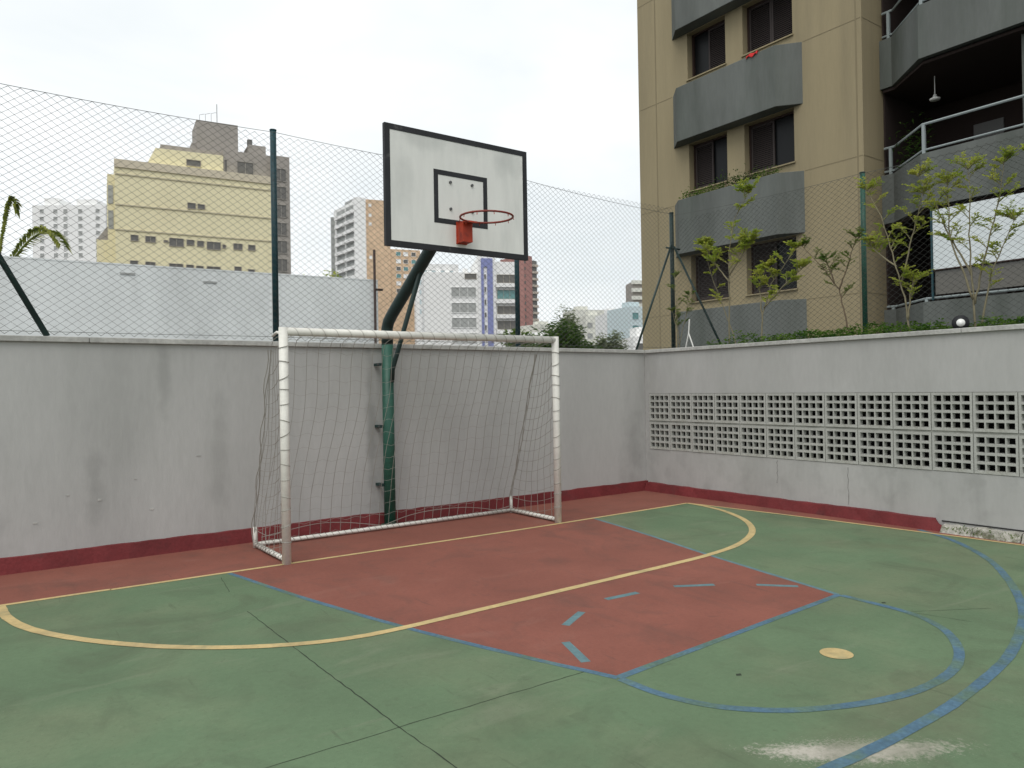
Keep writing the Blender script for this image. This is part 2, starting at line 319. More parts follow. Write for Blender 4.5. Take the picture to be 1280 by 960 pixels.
rs_.add([(x, y, zR) for x, y in SL]+[(4.21, y if i else 1.25, zR) for i, (x, y) in enumerate(SL)], [(i+1, i, n+i, n+i+1) for i in range(n-1)])
rs_.add([(3.66, 0.01, zR), (4.21, 1.25, zR), (3.66, 1.25, zR)], [(0, 1, 2)])
paint('red_border_paint', M_red, rs_)
KEY = [(-2.04, 0.035), (-1.80, -1.18), (-1.55, -2.2), (-1.30, -3.0), (-1.07, -3.64), (1.23, -3.50), (1.53, -2.1), (1.80, -1.05), (2.02, -0.03)]
paint('red_key_paint', M_red, MB().add([(x, y, zR) for x, y in KEY], [tuple(range(9))]))
BW = 0.054
paint('blue_line', M_blue, MB().strip(smooth_curve(KEY[:5]), BW*0.8, zB, 0.1))
paint('blue_line', M_bluegreen, MB().strip(smooth_curve(KEY[5:]), BW*0.75, zB, 0.1))
paint('blue_line', M_blue, MB().strip([(-1.07+2.30*t/10, -3.64+0.14*t/10) for t in range(11)], BW*0.9, zB+0.0003, 0.08))
FT = [(-1.07, -3.66), (-1.05, -3.92), (-0.965, -4.15), (-0.83, -4.32), (-0.66, -4.45), (-0.38, -4.58), (-0.07, -4.655), (0.26, -4.66), (0.54, -4.60), (0.81, -4.47), (1.04, -4.28), (1.19, -4.0), (1.23, -3.52)]
paint('blue_arc', M_blue, MB().strip(smooth_curve(FT, 6), BW, zB+0.0006, 0.05))
TP = [(4.05, -2.7), (3.82, -3.08), (3.50, -3.42), (3.06, -3.78), (2.36, -4.19), (1.80, -4.45), (1.32, -4.61), (0.75, -4.75), (0.05, -4.83), (-0.42, -4.845), (-0.9, -4.83), (-1.4, -4.77), (-2.2, -4.55)]
paint('blue_arc', M_blue, MB().strip(smooth_curve(TP, 8), BW*1.05, zB+0.0009, 0.08))
for a, b in [((-0.73,-2.81),(-0.46,-2.66)), ((-0.93,-3.05),(-1.05,-3.37)), ((-0.13,-2.54),(0.17,-2.56)), ((0.5,-2.61),(0.77,-2.77)), ((1.01,-2.97),(1.21,-3.19))]:
    paint('blue_dash', M_bluegreen, MB().strip([a, ((a[0]+b[0])/2, (a[1]+b[1])/2), b], 0.055, zB, 0.05))
paint('yellow_line', M_yel, MB().strip(smooth_curve(GL, 5), 0.05, zY, 0.05))
paint('yellow_line', M_yel, MB().strip(smooth_curve(SL, 5), 0.045, zY+0.0003, 0.08))
YA = [(-3.62,0.06),(-3.59,-0.30),(-3.48,-0.70),(-3.25,-1.13),(-2.95,-1.52),(-2.63,-1.82),(-2.29,-2.04),(-1.95,-2.17),(-1.57,-2.205),(-0.69,-2.18),(0.27,-2.15),(1.0,-2.125),(1.53,-2.09),(2.12,-1.97),(2.71,-1.68),(3.18,-1.24),(3.50,-0.72),(3.63,-0.3),(3.66,0.0)]
paint('yellow_arc', M_yel, MB().strip(smooth_curve(YA, 6), 0.066, zY+0.0006, 0.06))
sp = MB(); cnt = 28
sp.add([(0.128+0.088*math.cos(2*math.pi*i/cnt), -4.14+0.088*math.sin(2*math.pi*i/cnt), zY) for i in range(cnt)], [tuple(range(cnt))])
paint('yellow_penalty_spot', M_yel, sp)
def crack(pts, w, z=0.0010):
    out = []
    for (a, b) in zip(pts[:-1], pts[1:]):
        L = math.dist(a, b); k = max(2, int(L/0.06))
        for i in range(k): out.append((a[0]+(b[0]-a[0])*i/k+random.uniform(-.004, .004), a[1]+(b[1]-a[1])*i/k+random.uniform(-.004, .004)))
    out.append(pts[-1]); return MB().strip(out, w, z, 0.5)
paint('floor_joint', M_joint, crack([(-2.24, -1.2), (-2.24, -2.5), (-2.235, -3.4), (-2.22, -3.95), (-2.22, -8)], 0.006))
paint('floor_joint', M_joint, crack([(-2.13, -0.1), (-2.20, -0.6)], 0.0035))
paint('floor_joint', M_joint, crack([(-6.0, -3.42), (-2.77, -3.45), (-2.23, -3.45), (-1.15, -3.47)], 0.0042))
paint('floor_joint', M_joint, crack([(1.3, -4.35), (1.2, -4.0), (1.7, -4.3)], 0.003))
for (x, y) in [(-0.55, -4.0), (1.28, -3.8), (1.05, -4.75)]:
    paint('paint_chip', M_joint, MB().add([(x-.02, y, .0010), (x+.005, y-.015, .0010), (x+.025, y+.006, .0010), (x, y+.018, .0010)], [(0, 1, 2, 3)]))

# ------------------------------------------------------------------ back wall (along x)
bw = thing('boundary_wall', 'tall grey plastered wall with red skirting behind the goal', 'wall', (0, 0, 0))
MB().box(-9.5, 5.35, WY, WY+0.16, -0.4, WH).build('wall_face', M_wall, bw)
x = -9.5; i = 0
while x < WX-0.03:
    L = [2.1, 2.6, 1.9, 2.4][i % 4]; x1 = min(x+L-0.004, WX-0.03)
    MB().box(x, x1, WY-0.03, WY+0.19, WH+0.001, WH+0.052).build('coping', M_cop, bw, bevel=0.006); x += L; i += 1
MB().box(WX-0.026, 5.35, WY+0.003, WY+0.19, WH+0.001, WH+0.05).build('coping', M_cop, bw)
def rough_skirt(P0, P1, nrm, t0, t1, h, seed, seg=0.12):
    """skirting from P0 to P1 with slightly uneven top and foot; nrm points into the court"""
    rnd = random.Random(seed); L = math.dist(P0, P1); k = max(2, int(L/seg)); vs = []; fs = []
    for i in range(k+1):
        s_ = i/k; x = P0[0]+(P1[0]-P0[0])*s_; y = P0[1]+(P1[1]-P0[1])*s_
        a = t0+rnd.uniform(-.004, .004); b = t1+rnd.uniform(-.006, .006); hh = h+rnd.uniform(-.005, .005)
        vs += [(x-nrm[0]*.01, y-nrm[1]*.01, 0), (x-nrm[0]*.01, y-nrm[1]*.01, hh+.004), (x+nrm[0]*a, y+nrm[1]*a, hh), (x+nrm[0]*b, y+nrm[1]*b, 0)]
    for i in range(k):
        o = i*4
        for j in range(3): fs.append((o+j, o+j+1, o+4+j+1, o+4+j))
    fs += [(3, 2, 1, 0), (k*4, k*4+1, k*4+2, k*4+3)]
    m = MB(); m.add(vs, fs); return m
rough_skirt((-9.4, WY), (WX, WY), (0, -1), 0.035, 0.06, 0.135, 3).build('skirting', M_skirt, bw)
# small plaster chips
for (x, z) in [(-3.1, 0.62), (-2.55, 0.72), (-2.42, 0.42), (-2.85, 0.55), (-2.0, 0.9), (-3.35, 0.4)]:
    MB().box(x, x+random.uniform(.02, .045), WY-0.004, WY+.004, z, z+random.uniform(.008, .018)).build('plaster_chip', M_cop, bw)

# ------------------------------------------------------------------ right wall (along y) with concrete grille blocks
rw = thing('boundary_wall', 'low grey wall with rows of square-holed concrete grille blocks', 'wall', (0, 0, 0))
BZ0, BZ1, BY1, BS = 0.598, 1.402, 1.165, 0.394
T = 0.15; nb = 30; BY0 = BY1-nb*BS
MB().box(WX, WX+T, -14.9, WY-0.002, -0.4, BZ0).build('wall_face', M_wall, rw)
MB().box(WX, WX+T, -14.9, WY-0.002, BZ1, WH).build('wall_face', M_wall, rw)
MB().box(WX, WX+T, BY1, WY-0.002, BZ0, BZ1).build('wall_face', M_wall, rw)
MB().box(WX, WX+T, -14.9, BY0, BZ0, BZ1).build('wall_face', M_wall, rw)
y = WY-0.034; i = 0
while y > -14.5:
    L = [2.4, 1.9, 2.7][i % 3]
    MB().box(WX-0.03, WX+T+0.02, y-L+0.004, y, WH+0.001, WH+0.05).build('coping', M_cop, rw, bevel=0.006); y -= L; i += 1
def grille_block(S, H, t):
    """block in the y-z plane (y down to -S), 4 x 4 square holes right through, holes taper slightly"""
    m = MB(); nh = 4
    def cuts(L, e, bar):
        hole = (L-2*e-(nh-1)*bar)/nh; c = [0.0]; p = e
        for i in range(nh): c += [p, p+hole]; p += hole+bar
        c.append(L); return c
    cy, cz = cuts(S, .022, .013), cuts(H, .027, .023)
    for i in range(len(cy)-1):
        for j in range(len(cz)-1):
            a, b, c, d = -cy[i], -cy[i+1], cz[j], cz[j+1]
            if i % 2 == 1 and j % 2 == 1:
                q = 0.006
                F = [(0, a, c), (0, b, c), (0, b, d), (0, a, d)]; B = [(t, a-q, c+q), (t, b+q, c+q), (t, b+q, d-q), (t, a-q, d-q)]
                m.add(F+B, [(0, 1, 5, 4)[::-1], (1, 2, 6, 5)[::-1], (2, 3, 7, 6)[::-1], (3, 0, 4, 7)[::-1]])
            else:
                m.add([(0, a, c), (0, b, c), (0, b, d), (0, a, d)], [(3, 2, 1, 0)])
                m.add([(t, a, c), (t, b, c), (t, b, d), (t, a, d)], [(0, 1, 2, 3)])
    m.add([(0,0,0),(0,-S,0),(0,-S,H),(0,0,H),(t,0,0),(t,-S,0),(t,-S,H),(t,0,H)], [(0,4,5,1),(3,2,6,7),(0,3,7,4),(1,5,6,2)]); return m
gb = None; BH = (BZ1-BZ0-0.036)/2
for r in range(2):
    for c in range(nb):
        loc = (WX-0.006+random.uniform(-.003, .0010), BY1-c*BS-0.004, BZ0+0.006+r*(BH+0.024))
        if gb is None: gb = grille_block(BS-0.008, BH, 0.055).build('grille_block', M_block, rw); gb.location = loc
        else: part('grille_block', gb, rw, loc)
for (yy, za, zb) in ((-1.86, .14, .56), (-.95, .30, .58)):
    ck = MB(); P = [(WX-.0015, yy+random.uniform(-.008, .008), za+(zb-za)*k/9) for k in range(10)]
    ck.add([(x, y-.0015-.003*random.random(), z) for x, y, z in P]+[(x, y+.0015+.003*random.random(), z) for x, y, z in P], [(k, k+1, 11+k, 10+k) for k in range(9)]); ck.build('plaster_crack', mat('plaster_crack_dirt', (.16, .16, .15), .95), rw)
# thin mortar bed round the blocks
mo = MB()
mo.box(WX+0.004, WX+0.045, BY0, BY1, BZ0-0.002, BZ0+0.006); mo.box(WX+0.002, WX+0.045, BY0, BY1, BZ0+0.006+BH, BZ0+0.030+BH); mo.box(WX+0.004, WX+0.045, BY0, BY1, BZ0+0.030+2*BH, BZ1+0.002)
for c in range(nb+1): [mo.box(WX+0.006, WX+0.044, BY1-c*BS-0.004, BY1-c*BS+0.004, za, za+BH) for za in (BZ0+.006, BZ0+.030+BH)]
mo.build('mortar', mat('grey_mortar', (0.27, 0.275, 0.25), 0.95, var=0.3, vscale=8), rw)
# red skirting that breaks off, rough cement kerb beyond
YE = -2.80
rough_skirt((WX, 1.19), (WX, YE), (-1, 0), 0.065, 0.105, 0.115, 5).build('skirting', M_skirt, rw)
MB().add([(WX-.01,YE,0),(WX-.105,YE,0),(WX-.065,YE,.115),(WX-.01,YE,.117),(WX-.10,YE-.22,0.004),(WX-.02,YE-.08,0.004),(WX-.06,YE-.03,.09)],
         [(0,1,2,3)[::-1],(1,4,6,2),(4,5,6),(5,0,3,6),(2,6,3),(0,5,4,1)]).build('skirting', M_skirt, rw)
rnd = random.Random(11); y = YE-0.10
while y > -6.5:
    L = rnd.uniform(.16, .42); h = rnd.uniform(.05, .075); w = rnd.uniform(.09, .13)
    m = MB(); k = 5; vs = []
    for i in range(k+1):
        yy = y-L*i/k; a = rnd.uniform(-.012, .012); b = rnd.uniform(-.012, .012)
        vs += [(WX-.005, yy, 0.0), (WX-.005, yy, h+.012+b), (WX-w*.75+a, yy, h+b), (WX-w+a, yy, h*.35), (WX-w-.02+a, yy, 0.0)]
    fs = [tuple(range(5))[::-1], tuple(k*5+j for j in range(5))]
    for i in range(k):
        for j in range(4): fs.append((i*5+j, i*5+j+1, i*5+6+j, i*5+5+j))
    m.add(vs, fs); m.build('broken_kerb_piece', M_rubble, rw); y -= L+rnd.uniform(.004, .02)
MB().box(WX-.006, WX+.01, -6.5, YE-.06, 0.09, 0.102).build('gap_shadow_strip', M_dark, rw)  # dark strip painted in for the shadow of the gap above the kerb
# the dark space behind the grille and the planter slab above it
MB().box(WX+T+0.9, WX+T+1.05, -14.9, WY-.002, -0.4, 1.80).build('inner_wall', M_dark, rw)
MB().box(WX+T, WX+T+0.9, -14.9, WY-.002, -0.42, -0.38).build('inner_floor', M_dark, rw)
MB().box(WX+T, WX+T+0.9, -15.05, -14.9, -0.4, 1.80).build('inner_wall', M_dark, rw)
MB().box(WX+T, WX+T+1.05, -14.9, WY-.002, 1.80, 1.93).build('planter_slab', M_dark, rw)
soil = MB(); ny = 90; nx = 6; vs = []
for i in range(ny+1):
    for j in range(nx+1):
        xx = WX+T+.001+(1.04)*j/nx; yy = WY-.003-(WY+14.8)*i/ny
        vs.append((xx, yy, 2.01+0.05*mnoise.noise(Vector((xx*3, yy*3, 0)))+(0.03 if 0 < j < nx else -0.02)))
soil.add(vs, [(i*(nx+1)+j, i*(nx+1)+j+1, (i+1)*(nx+1)+j+1, (i+1)*(nx+1)+j) for i in range(ny) for j in range(nx)])
tag(soil.build('planter_soil', M_soil), 'dark soil bed of the raised planter on the grille wall', kind='structure')

# ------------------------------------------------------------------ chain link fences
def chain_link(org, ux, L, z0, z1, pitch=0.092, dz=0.068, r=0.0025):
    """woven wire: neighbouring zigzag wires hook into each other"""
    m = MB(); ux = Vector(ux); nrm = Vector((-ux.y, ux.x, 0)); k = int(L/(pitch/2)/1); cnt = int((z1-z0)/(dz/2))
    nw = int(L/pitch)
    sag = lambda s, z: 0.025*math.sin(s*2.0+z*1.3)*math.sin((z-z0)/(z1-z0)*math.pi)
    for w in range(nw+1):
        s0 = w*pitch; pts = []
        for i in range(cnt+1):
            z = z0+(z1-z0)*i/cnt; side = 1 if (i % 2) else -1
            s = s0+side*pitch*0.25*2.0/2+pitch*0.0
            s = s0+(pitch/2 if i % 2 else 0.0)*1.0*(1 if w % 2 == 0 else 1)
            off = 0.002 if (i % 2) else -0.002
            # hooked: wire w spans s0 .. s0+pitch/2; its neighbour starts where this one ends
            p = Vector(org)+ux*s*1.0+nrm*(off+sag(s0, z)); pts.append((p.x, p.y, z))
        m.tube(pts, r, 3, cap=False)
        pts2 = []
        for i in range(cnt+1):
            z = z0+(z1-z0)*i/cnt
            s = s0+(pitch/2 if i % 2 else pitch)
            off = -0.002 if (i % 2) else 0.002
            p = Vector(org)+ux*s+nrm*(off+sag(s0+pitch*.5, z)); pts2.append((p.x, p.y, z))
        m.tube(pts2, r, 3, cap=False)
    return m
def wire(pts, r=0.002, sagz=0.0):
    out = []
    for a, b in zip(pts[:-1], pts[1:]):
        for i in range(12):
            t = i/12; out.append((a[0]+(b[0]-a[0])*t, a[1]+(b[1]-a[1])*t, a[2]+(b[2]-a[2])*t-sagz*4*t*(1-t)))
    out.append(pts[-1]); return MB().tube(out, r, 4)
FT_Z = 4.235; FY = 1.335; FX = 4.95
fb = thing('chain_link_fence', 'tall chain link fence on top of the wall behind the goal', 'fence')
for xx, m, zz in [(-4.30, M_teal_metal, 4.24), (-1.17, M_teal_metal, 4.26), (1.985, M_teal_metal, 4.24), (4.93, M_dark_green_metal, 4.14)]:
    p = MB().tube([(xx, FY, WH+.05), (xx, FY, zz)], 0.032, 12).build('post', m, fb, True)
    MB().box(xx-.06, xx+.06, FY-.055, FY+.055, WH+.0525, WH+.060).build('base_plate', m, p)
    MB().tube([(xx, FY, zz), (xx, FY, zz+.012)], 0.036, 12).build('cap', m, p, True)
MB().tube([(-4.25, FY-.03, 4.05), (-3.22, FY-.03, WH+.055)], 0.026, 10).build('brace', M_dark_green_metal, fb, True)
MB().tube([(4.89, FY-.03, 3.66), (4.10, FY-.03, WH+.055)], 0.016, 8).build('brace', M_dark_green_metal, fb, True)
MB().tube([(4.78, FY-.02, 3.60), (5.08, FY-.02, 3.60)], 0.014, 8).build('brace_clamp', M_dark_green_metal, fb, True)
chain_link((-7.4, FY-.036, 0), (1, 0, 0), 12.3, WH+.07, FT_Z-0.03).build('chain_link_mesh', M_wire, fb)
wire([(-7.4, FY-.036, FT_Z-.02), (-4.3, FY-.036, FT_Z), (-1.17, FY-.036, FT_Z), (1.985, FY-.036, FT_Z), (4.93, FY-.036, 4.12)], .0028, .03).build('tension_wire', M_wire, fb)
wire([(-7.4, FY-.036, 2.09), (-1.17, FY-.036, 2.09), (1.985, FY-.036, 2.09), (4.93, FY-.036, 2.09)], .0028, .01).build('tension_wire', M_wire, fb)
fr = thing('chain_link_fence', 'chain link fence along the planter in front of the beige building', 'fence')
for yy in (-1.68, -4.75, -7.8):
    p = MB().tube([(FX, yy, 1.94), (FX, yy, 4.03)], 0.030, 12).build('post', M_green_metal, fr, True)
    MB().tube([(FX, yy, 4.03), (FX, yy, 4.042)], 0.034, 12).build('cap', M_dark_green_metal, p, True)
MB().tube([(FX-.03, 1.28, 3.62), (FX-.03, 0.38, 1.98)], 0.016, 8).build('brace', M_dark_green_metal, fr, True)
chain_link((FX-.034, 1.32, 0), (0, -1, 0), 9.1, 2.07, 4.01).build('chain_link_mesh', M_wire, fr)
wire([(FX-.034, 1.33, 4.10), (FX-.034, -1.68, 4.02), (FX-.034, -4.75, 4.02), (FX-.034, -7.8, 4.02)], .0028, .03).build('tension_wire', M_wire, fr)
wire([(FX-.034, 1.33, 2.10), (FX-.034, -1.68, 2.10), (FX-.034, -4.75, 2.10), (FX-.034, -7.8, 2.10)], .0028, .01).build('tension_wire', M_wire, fr)

# ------------------------------------------------------------------ football goal
g = thing('football_goal', 'white pipe football goal with a slack grey net', 'goal', (0, 0, 0))
GX = 1.54; ZT = 2.045; GD = 0.93
for s in (-1, 1):
    p = MB().tube([(s*GX, 0.03, 0.0), (s*GX, 0.03, ZT+.036)], 0.040, 16).build('post', M_white_pipe, g, True)
    MB().tube([(s*GX, 0.07, 0.035), (s*GX, GD, 0.03)], 0.022, 10).build('base_side_rail', M_white_pipe, g, True)
    MB().tube([(s*GX, GD, 0.0), (s*GX, GD, 0.20)], 0.020, 10).build('rear_stub', M_white_pipe, g, True)
    MB().tube([(s*GX, 0.06, ZT-.02), (s*GX, 0.20, ZT+.005), (s*GX, 0.32, ZT-.02)], 0.013, 8).build('top_stay', M_white_pipe, g, True)
    # lashings of cord round the post
    for k in range(14):
        z = 0.2+k*0.132+random.uniform(-.02, .02); tilt = random.uniform(-.015, .03)
        MB().tube([(s*GX+.043*math.cos(a*math.pi/6), .03+.043*math.sin(a*math.pi/6), z+tilt*math.cos(a*math.pi/6)) for a in range(13)], .0032, 4).build('net_lashing', M_cord, p)
MB().tube([(-GX+.02, 0.03, ZT), (GX-.02, 0.03, ZT)], 0.037, 16).build('crossbar', M_white_pipe, g, True)
MB().tube([(-GX, GD, 0.03), (GX, GD, 0.03)], 0.020, 10).build('base_rear_rail', M_white_pipe, g, True)
# net: profile of the rear edge (distance behind the line, height)
PROF = [(0.03, ZT), (0.16, ZT-.03), (0.33, ZT-.06), (0.41, 1.80), (0.52, 1.45), (0.62, 1.15), (0.72, 0.82), (0.83, 0.50), (0.90, 0.25), (GD, 0.05)]
def prof(t):
    # t in 0..1 by arc length
    Ls = [0]
    for a, b in zip(PROF[:-1], PROF[1:]): Ls.append(Ls[-1]+math.dist(a, b))
    d = t*Ls[-1]
    for i in range(len(PROF)-1):
        if d <= Ls[i+1] or i == len(PROF)-2:
            f = (d-Ls[i])/(Ls[i+1]-Ls[i]); return PROF[i][0]+(PROF[i+1][0]-PROF[i][0])*f, PROF[i][1]+(PROF[i+1][1]-PROF[i][1])*f
def back_pt(s, t):
    """s across -1..1, t from crossbar to floor"""
    y, z = prof(t); edge = 1-s*s
    w = math.sin(t*math.pi)
    x = GX*s+0.028*w*math.sin(t*7.5+s*2.2)+0.055*w*(0.5-t)*1.2+0.010*mnoise.noise(Vector((s*6, t*5, 1)))
    y += 0.05*w*edge*math.sin(s*3+1.0)-0.06*edge*w*(1 if t > .4 else t/.4)+0.012*mnoise.noise(Vector((s*9, t*7, 3)))
    z += -0.035*edge*w+0.012*mnoise.noise(Vector((s*12, t*9, 5)))
    return (x, min(y, 1.19), max(z, 0.03))
CR = 0.0026
nv, nh = 28, 17
m = MB()
for i in range(nv+1):
    s = -1+2*i/nv; m.tube([back_pt(s, k/26) for k in range(27)], CR, 4, cap=False)
for j in range(1, nh+1):
    t = j/nh; m.tube([back_pt(-1+2*k/56, t+0.006*math.sin(k*math.pi/56*nv)) for k in range(57)], CR*0.6, 4, cap=False)
m.build('rear_net', M_cord, g)
def side_pt(sg, a, b):
    """a from post (0) to rear edge (1), b from top (0) to floor (1)"""
    y1, z1 = prof(0.17+0.83*b); y0, z0 = 0.03, ZT-0.05-(ZT-.09)*b
    y = y0+(y1-y0)*a; z = z0+(z1-z0)*a-0.16*math.sin(a*math.pi/2)*(1-b)*b*1.5-0.05*math.sin(a*math.pi)
    x = sg*GX+0.03*math.sin(a*math.pi)*math.sin(b*6+sg)+0.014*mnoise.noise(Vector((a*5, b*8, sg*3)))
    return (x, y, max(z, 0.03))
for sg in (-1, 1):
    m = MB()
    for j in range(1, 16): m.tube([side_pt(sg, k/10, min(1, j/15+0.05*(k/10))) for k in range(11)], CR*.9, 4, cap=False)
    for i in range(0, 8): m.tube([side_pt(sg, i/7, k/24) for k in range(25)], CR, 4, cap=False)
    # gathered double cord at the rear corner
    m.tube([(sg*GX+.012*math.sin(k), prof(.17+.83*k/20)[0]+.015, max(prof(.17+.83*k/20)[1], .03)) for k in range(21)], CR*1.8, 4, cap=False)
    m.tube([(sg*GX-.03+.015*math.sin(k*1.3), prof(.17+.83*k/20)[0]-.045*math.sin(k/20*math.pi), max(prof(.17+.83*k/20)[1], .03)) for k in range(21)], CR*1.8, 4, cap=False)
    m.build('side_net', M_cord, g)
# loose hem hanging above and wrapped on the rails
m = MB()
m.tube([(-GX+.05+(2*GX-.1)*k/40, GD-.04-.03*math.sin(k*.5), 0.06+0.10*abs(math.sin(k/40*math.pi*2+.4))) for k in range(41)], CR*1.3, 4, cap=False)
m.tube([(-GX+2*GX*k/400, GD+.024*math.cos(k*.7), .03+.024*math.sin(k*.7)) for k in range(401)], CR, 3, cap=False)
m.build('net_hem', M_cord, g)
for sg in (-1, 1):
    m = MB(); m.tube([(sg*GX+.026*math.cos(k*.8), .08+(GD-.1)*k/90, .032+.026*math.sin(k*.8)) for k in range(91)], CR*1.2, 3, cap=False)
    m.tube([(sg*GX+.02, .10+(GD-.14)*k/20, .012+.01*math.sin(k*1.7)) for k in range(21)], .005, 4, cap=False)
    m.build('net_hem', M_cord, g)
m = MB(); m.tube([(-GX+.05+(2*GX-.1)*k/240, .03+.041*math.cos(k*.62), ZT+.041*math.sin(k*.62)) for k in range(241)], CR*.8, 3, cap=False)
m.build('net_hem', M_cord, g)

# ------------------------------------------------------------------ basketball hoop on a bent pole
h = thing('basketball_hoop', 'white backboard with black border and red rim on bent green pole', 'basketball hoop', (0, 1.08, 0))
h.location = (0, 0, 0)
PX = 0.0
MB().tube([(PX, 1.10, 0.0), (PX, 1.10, 2.02)], 0.064, 20).build('pole', M_green_metal, h, True)
MB().tube([(PX, 1.10, 2.018), (PX, 1.10, 2.20), (PX, 1.065, 2.27), (PX, 0.98, 2.34), (PX, 0.10, 2.93), (PX, -0.40, 3.25)], 0.064, 20).build('arm', M_dark_green_metal, h, True)
MB().tube([(PX, 1.0, 1.60), (PX, 0.98, 1.74), (PX, 0.30, 2.76)], 0.026, 12).build('brace', M_dark_green_metal, h, True)
for z in (1.80, 1.11, 0.46):
    b = MB().box(PX-.10, PX-.055, 1.10, 1.246, z-.015, z+.015).build('wall_bracket', M_dark_green_metal, h)
    MB().tube([(PX-.115, 1.12, z), (PX-.05, 1.12, z)], .010, 8).build('bolt', M_bolt, b)
MB().tube([(PX, 1.10, 0.0), (PX, 1.10, 0.02)], 0.10, 20).build('foot_collar', M_green_metal, h, True)
YB = -0.485; X0, X1, Z0, Z1 = -0.787, 0.787, 2.795, 3.888
bb = MB().box(X0+.01, X1-.01, YB, YB+.028, Z0+.01, Z1-.01).build('backboard', M_board, h)
def ring_frame(x0, x1, z0, z1, w, y0, y1):
    m = MB(); m.box(x0, x1, y0, y1, z1-w, z1); m.box(x0, x1, y0, y1, z0, z0+w); m.box(x0, x0+w, y0, y1, z0+w, z1-w); m.box(x1-w, x1, y0, y1, z0+w, z1-w); return m
ring_frame(X0, X1, Z0, Z1, 0.052, YB-.003, YB+.036).build('border', M_black, bb)
ring_frame(-.292, .302, 3.056, 3.552, 0.046, YB-.0025, YB+.002).build('target_square', M_black, bb)
for (bx, bz) in [(-.114, 3.45), (.127, 3.455), (-.114, 3.20), (.127, 3.20)]:
    MB().tube([(bx, YB-.012, bz), (bx, YB+.01, bz)], .014, 8).build('bolt', M_bolt, bb)
fr_ = MB()
fr_.box(-.05, .05, -.455, -.40, 3.05, 3.60)
for zz in (3.10, 3.52): fr_.box(-.55, .55, -.456, -.415, zz-.02, zz+.02)
for s in (-1, 1): fr_.box(s*.55-.02, s*.55+.02, -.4565, -.42, 2.85, 3.80)
fr_.build('rear_frame', M_dark_green_metal, h)
RZ = 3.055; RC = (0.0, -0.915); RR = 0.238
rim = MB(); K = 48
ringpts = [(RC[0]+RR*math.cos(2*math.pi*i/K), RC[1]+RR*math.sin(2*math.pi*i/K), RZ) for i in range(K+1)]
rim.tube(ringpts, 0.0095, 8, cap=False)
ro = rim.build('rim', mat('worn_rim_paint', (0.20, 0.035, 0.025), 0.5, var=0.25, vscale=9), h, True)
for i in range(10):
    a = 2*math.pi*i/10; MB().tube([(RC[0]+RR*math.cos(a), RC[1]+RR*math.sin(a), RZ-.008), (RC[0]+(RR+.004)*math.cos(a), RC[1]+(RR+.004)*math.sin(a), RZ-.028)], .0035, 5).build('net_hook', M_rim, ro)
bk = MB()
bk.box(-.058, .058, YB-.012, YB-.0005, 2.878, 3.085)
bk.add([(-.055,YB-.012,3.085),(.055,YB-.012,3.085),(.05,-.69,3.064),(-.05,-.69,3.064),(-.055,YB-.012,3.075),(.055,YB-.012,3.075),(.05,-.69,3.05),(-.05,-.69,3.05)], [(0,3,2,1),(4,5,6,7),(0,1,5,4),(1,2,6,5),(2,3,7,6),(3,0,4,7)])
bk.box(-.052, .052, -.60, YB-.012, 2.885, 3.074)
bk.build('rim_bracket', M_rim, h)

